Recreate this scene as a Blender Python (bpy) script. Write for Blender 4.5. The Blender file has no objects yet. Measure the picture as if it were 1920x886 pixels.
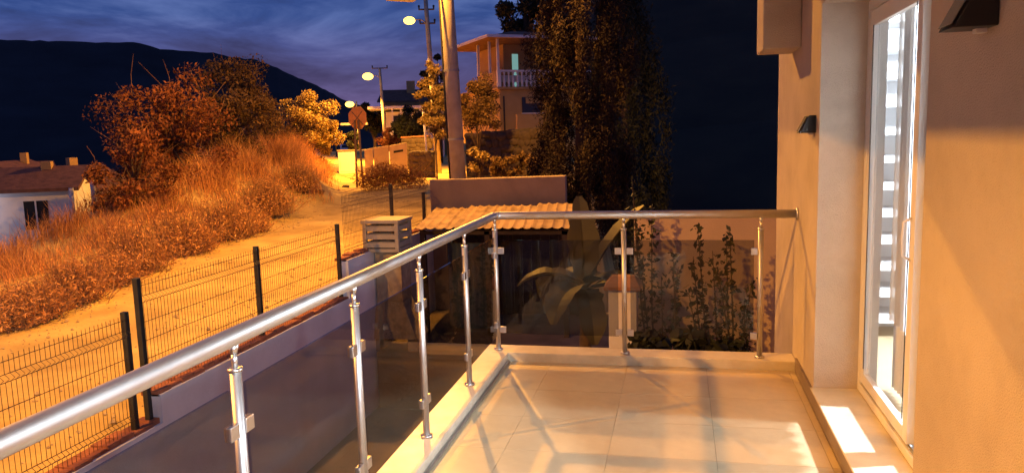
import bpy, math, random
import numpy as np
from mathutils import Vector, Matrix
random.seed(7); rng = np.random.default_rng(7)
scene = bpy.context.scene
col = scene.collection

# ------------------------------------------------------------------ camera
FPX, YAW, PIT, ROLL, EYE = 1437.0, .2169, -.1311, -.0298, 1.6
def _axes():
    cy, sy, cp, sp, cr, sr = math.cos(YAW), math.sin(YAW), math.cos(PIT), math.sin(PIT), math.cos(ROLL), math.sin(ROLL)
    f = Vector((-sy*cp, cy*cp, sp)); r0 = Vector((cy, sy, 0)); u0 = r0.cross(f)
    return cr*r0 + sr*u0, -sr*r0 + cr*u0, f
CR, CU, CF = _axes()
CO = Vector((0, 0, EYE))
def ray(px, py): return CR*((px-960)/FPX) - CU*((py-443)/FPX) + CF
def on(px, py, **k):                                   # pixel -> point on an axis plane
    d = ray(px, py)
    for a, i in (('x', 0), ('y', 1), ('z', 2)):
        if a in k: return CO + d*((k[a]-CO[i])/d[i])
def at(px, py, dist):                                  # pixel -> point at a horizontal distance
    d = ray(px, py); return CO + d*(dist/math.hypot(d.x, d.y))
cam = bpy.data.cameras.new('camera'); co = bpy.data.objects.new('camera', cam); col.objects.link(co)
M4 = Matrix((CR, CU, -CF)).transposed().to_4x4(); M4.translation = CO
co.matrix_world = M4
cam.sensor_width = 36; cam.lens = 36*FPX/1920; cam.clip_start = .05; cam.clip_end = 5000
scene.camera = co

# ------------------------------------------------------------------ world: dusk sky with cloud
w = bpy.data.worlds.new('World'); scene.world = w; w.use_nodes = True
nt = w.node_tree; nt.nodes.clear()
N = nt.nodes.new; L = nt.links.new
out = N('ShaderNodeOutputWorld'); bg = N('ShaderNodeBackground'); L(bg.outputs[0], out.inputs[0])
tc = N('ShaderNodeTexCoord')
sky = N('ShaderNodeTexSky'); sky.sky_type = 'NISHITA'; sky.sun_disc = False
sky.sun_elevation = math.radians(-4); sky.sun_rotation = math.radians(-25); sky.sun_intensity = .3
mp = N('ShaderNodeMapping'); mp.inputs['Scale'].default_value = (1.3, 1.3, 6.0); L(tc.outputs['Generated'], mp.inputs[0])
no = N('ShaderNodeTexNoise'); no.inputs['Scale'].default_value = 2.6; no.inputs['Detail'].default_value = 7; no.inputs['Roughness'].default_value = .58
no.inputs['Distortion'].default_value = .5
L(mp.outputs[0], no.inputs['Vector'])
cr = N('ShaderNodeValToRGB'); cr.color_ramp.elements[0].position = .36; cr.color_ramp.elements[1].position = .66
cr.color_ramp.elements[0].color = (.010, .019, .085, 1); cr.color_ramp.elements[1].color = (.085, .135, .36, 1)
e = cr.color_ramp.elements.new(.5); e.color = (.023, .056, .22, 1)
L(no.outputs[0], cr.inputs[0])
cr2 = N('ShaderNodeValToRGB'); cr2.color_ramp.elements[0].position = .33; cr2.color_ramp.elements[1].position = .72
cr2.color_ramp.elements[0].color = (.050, .036, .13, 1); cr2.color_ramp.elements[1].color = (.24, .165, .36, 1)
L(no.outputs[0], cr2.inputs[0])
sep = N('ShaderNodeSeparateXYZ'); L(tc.outputs['Generated'], sep.inputs[0])
mr = N('ShaderNodeMapRange'); mr.inputs['From Min'].default_value = .02; mr.inputs['From Max'].default_value = .15
mr.inputs['To Min'].default_value = 1; mr.inputs['To Max'].default_value = 0; L(sep.outputs['Z'], mr.inputs['Value'])
mx = N('ShaderNodeMix'); mx.data_type = 'RGBA'
L(mr.outputs[0], mx.inputs['Factor']); L(cr.outputs[0], mx.inputs['A']); L(cr2.outputs[0], mx.inputs['B'])
add = N('ShaderNodeMix'); add.data_type = 'RGBA'; add.blend_type = 'ADD'; add.inputs['Factor'].default_value = .08
L(mx.outputs['Result'], add.inputs['A']); L(sky.outputs[0], add.inputs['B'])
L(add.outputs['Result'], bg.inputs[0]); bg.inputs[1].default_value = 1.12

scene.view_settings.view_transform = 'Standard'; scene.view_settings.look = 'None'
scene.view_settings.exposure = 0; scene.view_settings.gamma = 1
scene.cycles.use_denoising = True
scene.cycles.max_bounces = 8; scene.cycles.transparent_max_bounces = 24
scene.cycles.diffuse_bounces = 3; scene.cycles.glossy_bounces = 3
scene.cycles.sample_clamp_indirect = 4; scene.cycles.caustics_reflective = False; scene.cycles.caustics_refractive = False
SODIUM = (1.0, .415, .048)
COOL = (.80, .89, 1.0)

# ------------------------------------------------------------------ materials
MATS = {}
def mat(name, c, rough=.8, var=.25, scale=6.0, bump=.0, bscale=None, metal=0.0, spec=.4, island=0.0, c2=None, stain=0.0, sscale=.7, trans=0.0):
    m = bpy.data.materials.new(name); m.use_nodes = True; n = m.node_tree
    b = n.nodes['Principled BSDF']; b.inputs['Roughness'].default_value = rough; b.inputs['Metallic'].default_value = metal
    b.inputs['Specular IOR Level'].default_value = spec
    t = n.nodes.new('ShaderNodeTexCoord')
    z = n.nodes.new('ShaderNodeTexNoise'); z.inputs['Scale'].default_value = scale; z.inputs['Detail'].default_value = 6
    n.links.new(t.outputs['Object'], z.inputs['Vector'])
    r = n.nodes.new('ShaderNodeMix'); r.data_type = 'RGBA'
    ca = tuple(max(0, x*(1-var)) for x in c)+(1,); cb = tuple(min(1, x*(1+var)) for x in (c2 or c))+(1,)
    r.inputs['A'].default_value = ca; r.inputs['B'].default_value = cb
    mr_ = n.nodes.new('ShaderNodeMapRange'); mr_.inputs['From Min'].default_value = .3; mr_.inputs['From Max'].default_value = .7
    n.links.new(z.outputs[0], mr_.inputs['Value']); n.links.new(mr_.outputs[0], r.inputs['Factor'])
    cur = r.outputs['Result']
    if stain:
        s = n.nodes.new('ShaderNodeTexNoise'); s.inputs['Scale'].default_value = sscale; s.inputs['Detail'].default_value = 8; s.inputs['Roughness'].default_value = .7
        n.links.new(t.outputs['Object'], s.inputs['Vector'])
        m2 = n.nodes.new('ShaderNodeMapRange'); m2.inputs['From Min'].default_value = .45; m2.inputs['From Max'].default_value = .75
        m2.inputs['To Max'].default_value = stain; n.links.new(s.outputs[0], m2.inputs['Value'])
        x = n.nodes.new('ShaderNodeMix'); x.data_type = 'RGBA'; x.blend_type = 'MULTIPLY'
        x.inputs['B'].default_value = (.35, .30, .25, 1); n.links.new(m2.outputs[0], x.inputs['Factor']); n.links.new(cur, x.inputs['A']); cur = x.outputs['Result']
    if island:
        g = n.nodes.new('ShaderNodeNewGeometry'); h = n.nodes.new('ShaderNodeHueSaturation')
        q = n.nodes.new('ShaderNodeMapRange'); q.inputs['To Min'].default_value = 1-island; q.inputs['To Max'].default_value = 1+island
        n.links.new(g.outputs['Random Per Island'], q.inputs['Value']); n.links.new(q.outputs[0], h.inputs['Value'])
        n.links.new(cur, h.inputs['Color']); cur = h.outputs[0]
    n.links.new(cur, b.inputs['Base Color'])
    if bump:
        z2 = n.nodes.new('ShaderNodeTexNoise'); z2.inputs['Scale'].default_value = bscale or scale*4; z2.inputs['Detail'].default_value = 8
        n.links.new(t.outputs['Object'], z2.inputs['Vector'])
        u = n.nodes.new('ShaderNodeBump'); u.inputs['Strength'].default_value = bump; u.inputs['Distance'].default_value = .02
        n.links.new(z2.outputs[0], u.inputs['Height']); n.links.new(u.outputs[0], b.inputs['Normal'])
    if trans:                                           # leaves let some light through
        tl = n.nodes.new('ShaderNodeBsdfTranslucent'); n.links.new(cur, tl.inputs[0])
        ms = n.nodes.new('ShaderNodeMixShader'); ms.inputs[0].default_value = trans
        n.links.new(b.outputs[0], ms.inputs[1]); n.links.new(tl.outputs[0], ms.inputs[2])
        n.links.new(ms.outputs[0], n.nodes['Material Output'].inputs[0])
    MATS[name] = m
    return m
def emis(name, c, s):
    m = bpy.data.materials.new(name); m.use_nodes = True; n = m.node_tree; n.nodes.clear()
    o = n.nodes.new('ShaderNodeOutputMaterial'); e_ = n.nodes.new('ShaderNodeEmission'); e_.inputs[0].default_value = (*c, 1); e_.inputs[1].default_value = s
    n.links.new(e_.outputs[0], o.inputs[0]); MATS[name] = m
def glass(name, tint, ior=1.5, rough=0.01):
    m = bpy.data.materials.new(name); m.use_nodes = True; n = m.node_tree; n.nodes.clear()
    o = n.nodes.new('ShaderNodeOutputMaterial'); a = n.nodes.new('ShaderNodeBsdfTransparent'); a.inputs[0].default_value = (*tint, 1)
    g = n.nodes.new('ShaderNodeBsdfGlossy'); g.inputs['Roughness'].default_value = rough
    f = n.nodes.new('ShaderNodeFresnel'); f.inputs[0].default_value = ior
    x = n.nodes.new('ShaderNodeMixShader'); ge = n.nodes.new('ShaderNodeNewGeometry'); iv = n.nodes.new('ShaderNodeMath'); iv.operation = 'SUBTRACT'; iv.inputs[0].default_value = 1; n.links.new(ge.outputs['Backfacing'], iv.inputs[1])
    mu = n.nodes.new('ShaderNodeMath'); mu.operation = 'MULTIPLY'; n.links.new(iv.outputs[0], mu.inputs[0]); n.links.new(f.outputs[0], mu.inputs[1])   # the front face reflects, the back face only passes light
    n.links.new(mu.outputs[0], x.inputs[0]); n.links.new(a.outputs[0], x.inputs[1]); n.links.new(g.outputs[0], x.inputs[2])
    n.links.new(x.outputs[0], o.inputs[0]); MATS[name] = m

mat('render_wall', (.59, .50, .41), .9, .09, 1.6, .6, 190, stain=.34, sscale=1.4)
mat('tile', (.56, .445, .27), .36, .08, 5, .03, 60, spec=.5, stain=.25, sscale=2.3)
mat('grout', (.34, .27, .19), .9)
mat('marble', (.62, .55, .42), .38, .12, 7, .04, 40, stain=.3, sscale=2.2)
mat('skirting', (.20, .15, .12), .5, .15, 5)
mat('steel', (.56, .54, .52), .46, .06, 12, metal=1.0, bump=.02)
mat('steel_clamp', (.66, .64, .62), .35, .05, 12, metal=1.0)
glass('tinted_glass', (.63, .635, .66))
glass('edge_glass', (.5, .6, .55))
glass('clear_glass', (.95, .96, .965))
mat('pvc', (.72, .70, .67), .35, .05, 5)
mat('black_plastic', (.012, .012, .013), .45, .2, 8)
mat('solar_cell', (.09, .08, .08), .25, .3, 30)
mat('room_white', (.80, .80, .80), .8, .03, 3)
mat('shelf_grey', (.78, .79, .81), .6, .1, 3)
mat('dirt', (.48, .33, .10), .95, .25, .9, .9, 9, c2=(.58, .41, .13), stain=.45, sscale=.35)
mat('soil', (.14, .10, .065), .95, .35, 1.5, .8, 8)
mat('patio', (.16, .12, .10), .8, .25, 1.5, .3, 12, stain=.4)
mat('white_plaster', (.76, .75, .76), .9, .06, 1.4, .3, 40, stain=.22, sscale=.8)
mat('brick_red', (.28, .10, .05), .9, .3, 6, .6, 30)
mat('tan_plaster', (.68, .50, .33), .9, .08, 1.2, .3, 60, stain=.25, sscale=.9)
mat('concrete', (.33, .25, .17), .9, .12, 2, .4, 40, stain=.35, sscale=1.1)
mat('pole_concrete', (.44, .38, .28), .85, .14, 4, .3, 40, stain=.35, sscale=2.5)
mat('pole_wood', (.20, .13, .08), .85, .25, 5, .4, 30)
mat('metal_dark', (.02, .022, .02), .5, .3, 9)
mat('fence_wire', (.055, .03, .018), .5, .3, 9, metal=.2)
mat('grey_metal', (.34, .33, .31), .5, .1, 9, metal=.5)
mat('roof_sheet', (.27, .18, .10), .6, .35, 3, .2, 20, stain=.6, sscale=2.0)
mat('wood_dark', (.055, .038, .026), .8, .35, 4, .4, 30)
mat('tarp_blue', (.03, .05, .09), .6, .3, 3)
mat('bbq_stone', (.38, .29, .18), .9, .22, 9, .6, 40, stain=.3, sscale=6)
mat('bbq_cap', (.44, .36, .24), .85, .10, 5, .3, 30, stain=.2)
mat('terracotta', (.27, .13, .07), .8, .2, 5, .3, 20)
mat('stone', (.07, .05, .033), .9, .25, 4, .6, 18, island=.35)
mat('mortar', (.07, .055, .04), .95, .2, 6)
mat('house_paint', (.46, .30, .12), .9, .08, 2, .2, 40, stain=.15)
mat('house_white', (.74, .72, .70), .85, .05, 2)
mat('roof_tile', (.15, .068, .04), .85, .3, 4, .5, 12)
mat('window_dark', (.02, .02, .022), .15, .1, 3)
mat('board_grey', (.40, .31, .20), .9, .15, 2, .3, 20, stain=.4, sscale=1.5)
mat('car_white', (.78, .77, .74), .25, .03, 3, spec=.6)
mat('tyre', (.015, .015, .015), .8)
mat('sign_back', (.72, .30, .07), .5, .12, 4)
mat('bark', (.10, .065, .04), .95, .3, 6, .5, 20)
mat('twig', (.32, .17, .07), .95, .3, 6)
mat('dry_grass', (.58, .23, .065), .9, .40, .5, c2=(.64, .35, .13), island=.45, trans=.25)
mat('dry_leaf', (.27, .10, .034), .9, .35, 1.2, island=.5, trans=.2)
mat('dark_leaf', (.022, .026, .012), .85, .3, 1.2, island=.5, trans=.1)
mat('olive_leaf', (.17, .10, .035), .8, .3, 1.2, island=.5, trans=.2)
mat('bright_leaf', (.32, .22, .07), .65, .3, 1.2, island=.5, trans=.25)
mat('cypress_leaf', (.027, .014, .007), .9, .35, .8, island=.5, trans=.1)
mat('garden_leaf', (.045, .05, .022), .6, .3, 1.5, island=.45, trans=.15)
mat('banana_leaf', (.075, .065, .024), .5, .3, 2.0, trans=.25)
mat('hill', (.016, .016, .018), 1, .5, .02)
mat('wooded_hill', (.040, .026, .010), 1, .5, .08)
m = bpy.data.materials.new('sheer'); m.use_nodes = True; n = m.node_tree; n.nodes.clear(); MATS['sheer'] = m
o = n.nodes.new('ShaderNodeOutputMaterial'); a = n.nodes.new('ShaderNodeBsdfTransparent'); b = n.nodes.new('ShaderNodeBsdfTranslucent'); b.inputs[0].default_value = (.8, .8, .82, 1)
wv = n.nodes.new('ShaderNodeTexNoise'); wv.inputs['Scale'].default_value = 40; mq = n.nodes.new('ShaderNodeMapRange'); mq.inputs['To Min'].default_value = .68; mq.inputs['To Max'].default_value = .8
n.links.new(wv.outputs[0], mq.inputs['Value']); x = n.nodes.new('ShaderNodeMixShader'); n.links.new(mq.outputs[0], x.inputs[0]); n.links.new(a.outputs[0], x.inputs[1]); n.links.new(b.outputs[0], x.inputs[2]); n.links.new(x.outputs[0], o.inputs[0])
mat('gravel_stone', (.44, .32, .15), .95, .3, 5)
mat('litter', (.75, .73, .70), .7, .1, 4)
emis('sodium_lens', (1, .56, .08), 5.5)
emis('far_bulb', (1, .8, .5), 12)
emis('room_bulb', COOL, 14)
emis('teal_window', (.30, .60, .56), .55)
emis('added_porch_bulb', (.75, .8, 1), 6)

# ------------------------------------------------------------------ mesh helpers
class MB:
    def __init__(s): s.v = []; s.f = []
    def quad(s, *p):
        i = len(s.v); s.v += [tuple(q) for q in p]; s.f.append(tuple(range(i, i+len(p))))
    def prism(s, poly, d):                              # extrude polygon (list of 3D points) by vector d
        n = len(poly); i = len(s.v); d = Vector(d)
        s.v += [tuple(q) for q in poly] + [tuple(Vector(q)+d) for q in poly]
        s.f.append(tuple(i+k for k in range(n))[::-1]); s.f.append(tuple(i+n+k for k in range(n)))
        for k in range(n): s.f.append((i+k, i+(k+1) % n, i+n+(k+1) % n, i+n+k))
        return s
    def box(s, x0, x1, y0, y1, z0, z1):
        return s.prism([(x0, y0, z0), (x1, y0, z0), (x1, y1, z0), (x0, y1, z0)], (0, 0, z1-z0))
    def obox(s, c, ax, ay, hx, hy, z0, z1):             # oriented box: centre, unit axes, half sizes
        c = Vector((c[0], c[1], z0)); ax = Vector(ax).to_3d(); ay = Vector(ay).to_3d()
        return s.prism([c-ax*hx-ay*hy, c+ax*hx-ay*hy, c+ax*hx+ay*hy, c-ax*hx+ay*hy], (0, 0, z1-z0))
    def tube(s, pts, r, n=8, cap=True):
        pts = [Vector(p) for p in pts]; rs = r if isinstance(r, (list, tuple)) else [r]*len(pts)
        i0 = len(s.v); pu = None
        for k, p in enumerate(pts):
            t = (pts[min(k+1, len(pts)-1)] - pts[max(k-1, 0)]).normalized()
            if pu is None: pu = t.orthogonal().normalized()
            u = (pu - t*pu.dot(t)); u = u.normalized() if u.length > 1e-6 else t.orthogonal().normalized(); pu = u
            vv = t.cross(u)
            for a in range(n):
                an = 2*math.pi*a/n; s.v.append(tuple(p + (u*math.cos(an)+vv*math.sin(an))*rs[k]))
        for k in range(len(pts)-1):
            for a in range(n):
                b = i0+k*n; s.f.append((b+a, b+(a+1) % n, b+n+(a+1) % n, b+n+a))
        if cap:
            s.f.append(tuple(i0+a for a in range(n))[::-1]); b = i0+(len(pts)-1)*n; s.f.append(tuple(b+a for a in range(n)))
        return s
    def ball(s, c, rx, ry=None, rz=None, n=10, m=7, jit=0):
        ry = ry or rx; rz = rz or rx; c = Vector(c); i = len(s.v)
        s.v.append(tuple(c+Vector((0, 0, -rz))))
        for a in range(1, m):
            th = math.pi*a/m - math.pi/2
            for b in range(n):
                ph = 2*math.pi*b/n; j = 1+random.uniform(-jit, jit)
                s.v.append(tuple(c+Vector((rx*math.cos(th)*math.cos(ph)*j, ry*math.cos(th)*math.sin(ph)*j, rz*math.sin(th)*j))))
        s.v.append(tuple(c+Vector((0, 0, rz))))
        for b in range(n): s.f.append((i, i+1+(b+1) % n, i+1+b))
        for a in range(m-2):
            for b in range(n):
                q = i+1+a*n; s.f.append((q+b, q+(b+1) % n, q+n+(b+1) % n, q+n+b))
        t = i+1+(m-2)*n; e_ = i+1+(m-1)*n
        for b in range(n): s.f.append((t+b, t+(b+1) % n, e_))
        return s
    def build(s, name, m, parent=None, smooth=False, bevel=0):
        me = bpy.data.meshes.new(name)
        o_ = wloc(parent) if parent else Vector((0, 0, 0))
        me.from_pydata([(a[0]-o_[0], a[1]-o_[1], a[2]-o_[2]) for a in s.v], [], s.f); me.update()
        me.materials.append(MATS[m])
        if smooth: me.shade_smooth() if hasattr(me, 'shade_smooth') else None
        ob = bpy.data.objects.new(name, me); col.objects.link(ob)
        if parent: ob.parent = parent
        if bevel:
            bv = ob.modifiers.new('bevel', 'BEVEL'); bv.width = bevel; bv.segments = 2; bv.limit_method = 'ANGLE'
        return ob
def wloc(o):
    v = Vector(o.location)
    while o.parent: o = o.parent; v = v + Vector(o.location)
    return v
def npmesh(name, V, nv, m, parent=None):                # V: (k*nv,3) array of k faces of nv corners
    V = np.asarray(V, dtype=np.float32); k = len(V)//nv
    if parent: V = V - np.array(wloc(parent), dtype=np.float32)
    me = bpy.data.meshes.new(name); me.vertices.add(len(V)); me.vertices.foreach_set('co', V.ravel())
    me.loops.add(len(V)); me.loops.foreach_set('vertex_index', np.arange(len(V), dtype=np.int32))
    me.polygons.add(k); me.polygons.foreach_set('loop_start', np.arange(0, k*nv, nv, dtype=np.int32))
    me.polygons.foreach_set('loop_total', np.full(k, nv, dtype=np.int32)); me.update(); me.validate()
    me.materials.append(MATS[m]); o = bpy.data.objects.new(name, me); col.objects.link(o)
    if parent: o.parent = parent
    return o
def tag(o, label=None, cat=None, group=None, kind=None):
    if label: o['label'] = label
    if cat: o['category'] = cat
    if group: o['group'] = group
    if kind: o['kind'] = kind
    return o
def thing(name, loc, label, cat, group=None):
    o = bpy.data.objects.new(name, None); o.empty_display_size = .2; o.location = loc; col.objects.link(o)
    return tag(o, label, cat, group)
def share(src, name, parent, loc, rz=0, scale=None):
    o = bpy.data.objects.new(name, src.data); col.objects.link(o); o.parent = parent; o.location = loc; o.rotation_euler = (0, 0, rz)
    if scale: o.scale = scale
    return o
def lamp(name, kind, loc, power, color, parent=None, size=.12, target=None, cone=150, blend=.5):
    d = bpy.data.lights.new(name, kind); d.energy = power; d.color = color
    if kind in ('POINT', 'SPOT'): d.shadow_soft_size = size
    if kind == 'SPOT': d.spot_size = math.radians(cone); d.spot_blend = blend
    if kind == 'AREA': d.size = size
    o = bpy.data.objects.new(name, d); col.objects.link(o)
    o_ = wloc(parent) if parent else Vector((0, 0, 0)); o.location = Vector(loc)-o_
    if parent: o.parent = parent
    if target is not None: o.rotation_euler = (Vector(target)-Vector(loc)).to_track_quat('-Z', 'Y').to_euler()
    return o
def leaves(P, size, aspect=.45, up=0.0, sj=.5, droop=0.0):  # rhombus leaf faces at points P
    P = np.asarray(P); n = len(P)
    d = rng.normal(size=(n, 3)); d[:, 2] = d[:, 2]*(1-abs(up)) + up*1.5; d[:, 2] -= droop
    d /= np.linalg.norm(d, axis=1)[:, None]
    q = rng.normal(size=(n, 3)); s = np.cross(d, q); s /= np.linalg.norm(s, axis=1)[:, None]+1e-9
    L_ = (size*(1+sj*rng.uniform(-1, 1, n)))[:, None]
    a = P-d*L_*.5; b = P+s*L_*aspect*.5; c = P+d*L_*.5; e_ = P-s*L_*aspect*.5
    return np.stack([a, b, c, e_], 1).reshape(-1, 3)
def blades(B, h, wd, lean=.5):                          # grass blades: bent strips (2 quads each) rooted at B
    n = len(B); an = rng.uniform(0, 2*np.pi, n); wa = rng.uniform(0, 2*np.pi, n)
    H = h*(rng.uniform(.45, 1.15, n)); dx = np.stack([np.cos(an), np.sin(an), np.zeros(n)], 1); wx = np.stack([np.cos(wa), np.sin(wa), np.zeros(n)], 1)*wd/2
    ln = lean*rng.uniform(.2, 1.2, n)*H
    z = np.array([0, 0, 1.0])
    m1 = B + z*(H*.55)[:, None] + dx*(ln*.3)[:, None]; t = B + z*H[:, None] + dx*ln[:, None]
    q1 = np.stack([B-wx, B+wx, m1+wx*.8, m1-wx*.8], 1); q2 = np.stack([m1-wx*.8, m1+wx*.8, t+wx*.15, t-wx*.15], 1)
    return np.concatenate([q1, q2], 1).reshape(-1, 3)
def clump_pts(centres, radii, n, shell=.5):             # points in ellipsoid clumps, denser toward the shell
    C = np.asarray(centres); Rr = np.asarray(radii); k = rng.integers(0, len(C), n)
    d = rng.normal(size=(n, 3)); d /= np.linalg.norm(d, axis=1)[:, None]
    r = rng.uniform(0, 1, n)**(1/(1+2*shell)); return C[k] + d*r[:, None]*Rr[k]

# ------------------------------------------------------------------ terrain
XW = -5.45                                              # face of the retaining wall below the street
def road_z(y):
    y = np.asarray(y, dtype=float)
    return np.where(y < 30, -1.42+.035*(y-5), -.545+.005*(y-30))
def smooth(a, b, x):
    t = np.clip((x-a)/(b-a), 0, 1); return t*t*(3-2*t)
def ground_z(x, y):
    x = np.asarray(x, dtype=float); y = np.asarray(y, dtype=float)
    z = road_z(y)
    edge = -11.9 - .46*np.clip(y-26, 0, 60)              # left edge of the street
    u = edge - x
    mh = .05 + 1.45*smooth(14, 23, y) - 1.0*smooth(30, 46, y)
    z = z + mh*smooth(0, 2.6, u) - 6.5*smooth(3.2, 17, u) - .06*np.clip(u-20, 0, 200)
    right = x - (-7.0 - .30*np.clip(y-18, 0, 80))        # terraces climbing to the right, beyond the yard
    z = z + np.where(y > 16.2, 1.9*smooth(1.5, 9, right)*smooth(17, 27, y), 0)
    z = z + np.where(y > 27, 1.2*smooth(4, 12, right)*smooth(30, 37, y), 0)
    z = z - 14*smooth(-.7, 3, x + .11*y)*smooth(15.9, 16.5, y)   # the slope falls away right of the cypress
    z = z + .04*np.sin(x*1.7+y*.9)*np.sin(y*1.3-x*.6)
    return z
def grid_sheet(name, xs, ys, fz, m, skip=None):
    X, Y = np.meshgrid(xs, ys, indexing='ij'); Z = fz(X, Y)
    nx, ny = X.shape; V = np.stack([X, Y, Z], -1).reshape(-1, 3)
    F = []
    for i in range(nx-1):
        for j in range(ny-1):
            if skip and skip(.5*(xs[i]+xs[i+1]), .5*(ys[j]+ys[j+1])): continue
            F.append((i*ny+j, (i+1)*ny+j, (i+1)*ny+j+1, i*ny+j+1))
    me = bpy.data.meshes.new(name); me.from_pydata(V.tolist(), [], F); me.shade_smooth(); me.materials.append(MATS[m])
    o = bpy.data.objects.new(name, me); col.objects.link(o); return o
xs = np.unique(np.concatenate([np.arange(-400, -60, 40), np.arange(-60, -24, 3), np.arange(-24, -5.8, .3), [-5.6], np.arange(-5.2, 60, 1.2), np.arange(60, 400, 40)]))
ys = np.unique(np.concatenate([np.arange(-60, 0, 4), np.arange(0, 16, .35), [16.5], np.arange(17, 48, .6), np.arange(48, 130, 4), np.arange(130, 500, 40)]))
g = grid_sheet('ground', xs, ys, ground_z, 'dirt', skip=lambda x, y: x > -5.62 and y < 16.5)
tag(g, kind='structure')
# courtyard floor below the balcony
tag(MB().box(-5.5, 9, -12, 16.5, -3.7, -3.3).build('courtyard_floor', 'patio'), kind='structure')
tag(MB().box(-5.4, -1.2, 12.75, 16.25, -3.32, -2.25).build('garden_terrace', 'soil'), kind='structure')
tag(MB().box(-1.25, 8, 7.4, 9.55, -3.32, -1.75).build('planting_bed', 'soil'), kind='structure')

# far hill, dark against the dusk
def hill(name, prof, dist, depth, foot=-40, m='hill'):
    mb = MB(); n = len(prof); top = []; bot = []; back = []
    for px, py in prof:
        p = at(px, py, dist); top.append(p); q = at(px, py, dist-depth); bot.append(Vector((q.x, q.y, foot))); b = at(px, py, dist+depth); back.append(Vector((b.x, b.y, foot)))
    for k in range(n-1):
        for s_ in range(6):
            def lerp(k_, t): 
                p = bot[k_].lerp(top[k_], t); p = Vector(p); p.z = bot[k_].z + (top[k_].z-bot[k_].z)*(t**1.4); return p
            mb.quad(lerp(k, s_/6), lerp(k+1, s_/6), lerp(k+1, (s_+1)/6), lerp(k, (s_+1)/6))
        mb.quad(top[k], top[k+1], back[k+1], back[k])
    return tag(mb.build(name, m), kind='structure')
P0 = [(-1500, 40), (-900, 60), (-500, 50), (-200, 62), (0, 74), (60, 76), (120, 78), (200, 80), (250, 79), (300, 92), (350, 96), (400, 99), (440, 108), (480, 112), (520, 128), (560, 146), (590, 158), (610, 168), (640, 185), (700, 205), (800, 225)]
prof = []
for (a, b), (c, d) in zip(P0, P0[1:]):
    for k in range(4): prof.append((a+(c-a)*k/4, b+(d-b)*k/4+random.uniform(-1.2, 1.2)))
hill('hill', prof, 900, 500)
P1 = [(965, 190), (985, 120), (1005, 60), (1030, -20), (1060, -90), (1120, -170), (1250, -230), (1450, -280), (1800, -300), (2600, -330), (4200, -200)]
prof = []
for (a, b), (c, d) in zip(P1, P1[1:]):
    for k in range(5): prof.append((a+(c-a)*k/5, b+(d-b)*k/5+random.uniform(-5, 5)))
hill('wooded_hillside', prof, 200, 165, -15, 'wooded_hill')

# ------------------------------------------------------------------ the house with its balcony
W_, YF, XL = .81, 5.632, -1.374
ZF, ZC, ZR = -.11, -.044, .998
YD0, YD1 = 2.83, 4.86                                   # door niche
YH = 6.83
house = thing('house', (W_, YF, -3.3), 'cream rendered house wall with a recessed glazed sliding door on the right', 'house')
m = MB()
m.box(W_, W_+.26, YD1, YH, -3.3, 5.6)
m.box(W_, W_+.26, 1.2, YD0, -3.3, 5.6); m.box(W_, W_+.26, -6, -.5, -3.3, 5.6)
m.box(W_, W_+.26, -.5, 1.2, -3.3, .9); m.box(W_, W_+.26, -.5, 1.2, 2.25, 5.6)
m.box(W_, W_+.26, YD0, YD1, 2.30, 5.6)
m.box(W_, W_+.26, YD0, YD1, -3.3, -.012)
wall = m.build('wall', 'render_wall', house)
tag(MB().box(W_+.26, 6, YH-.25, YH, -3.3, 5.6).build('end_wall', 'render_wall', house))
MB().box(W_-.02, 1.16, YD0+.002, YD1-.002, -.011, .004).build('sill', 'marble', house, bevel=.004)
m = MB(); m.box(W_-.016, W_-.001, YD1+.0, YF-.1, ZF+.004, ZF+.10); m.box(W_-.016, W_-.001, -2, YD0, ZF+.004, ZF+.10); m.box(W_-.016, W_-.001, YD0, YD1, ZF+.004, -.013)
m.build('skirting', 'skirting', house)
MB().box(.56, W_-.001, YF-.02, YF+.42, 2.13, 2.95).build('beam', 'render_wall', house, bevel=.01)
# the balcony overhead
MB().box(-1.42, W_-.001, -6, 5.55, 2.62, 2.82).build('upper_balcony_slab', 'render_wall', house)
# balcony slab
MB().box(-1.46, W_-.001, -6, 5.75, -.30, ZF-.012).build('balcony_slab', 'render_wall', house)

floor = MB().box(-1.30, W_-.02, -3, 5.55, ZF-.011, ZF-.006).build('balcony_floor', 'grout')
tag(floor, kind='structure')
tile0 = None
TX, TY = .565, .497
for i in range(-3, 2):
    for j in range(-11, 4):
        x0 = .19+i*TX; x1 = x0+TX-.002; y0 = 3.93+j*TY; y1 = y0+TY-.002
        x0c, x1c = max(x0, -1.278), min(x1, W_-.017); y1c = min(y1, 5.545)
        if x1c-x0c < .03 or y1c-y0 < .03: continue
        full = (x0c == x0 and x1c == x1 and y1c == y1)
        if full and tile0:
            share(tile0, 'tile', floor, (x0, y0, ZF-.0055+random.uniform(0, .0006)))
        else:
            mb = MB().box(0, x1c-x0c, 0, y1c-y0, 0, .0055)
            t = mb.build('tile', 'tile'); t.parent = floor; t.location = (x0c, y0, ZF-.0055)
            if full: tile0 = t
k1 = MB().box(-1.48, -1.28, -3, 5.55, ZF-.10, ZC).build('kerb', 'marble', floor, bevel=.006)
k2 = MB().box(-1.48, W_-.002, 5.552, 5.77, ZF-.10, ZC).build('kerb', 'marble', floor, bevel=.006)
MB().tube([(-1.268, -1, ZF+.012), (-1.268, 5.50, ZF+.012)], .011, 8).build('edge_trim', 'steel', floor, True)

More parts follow.
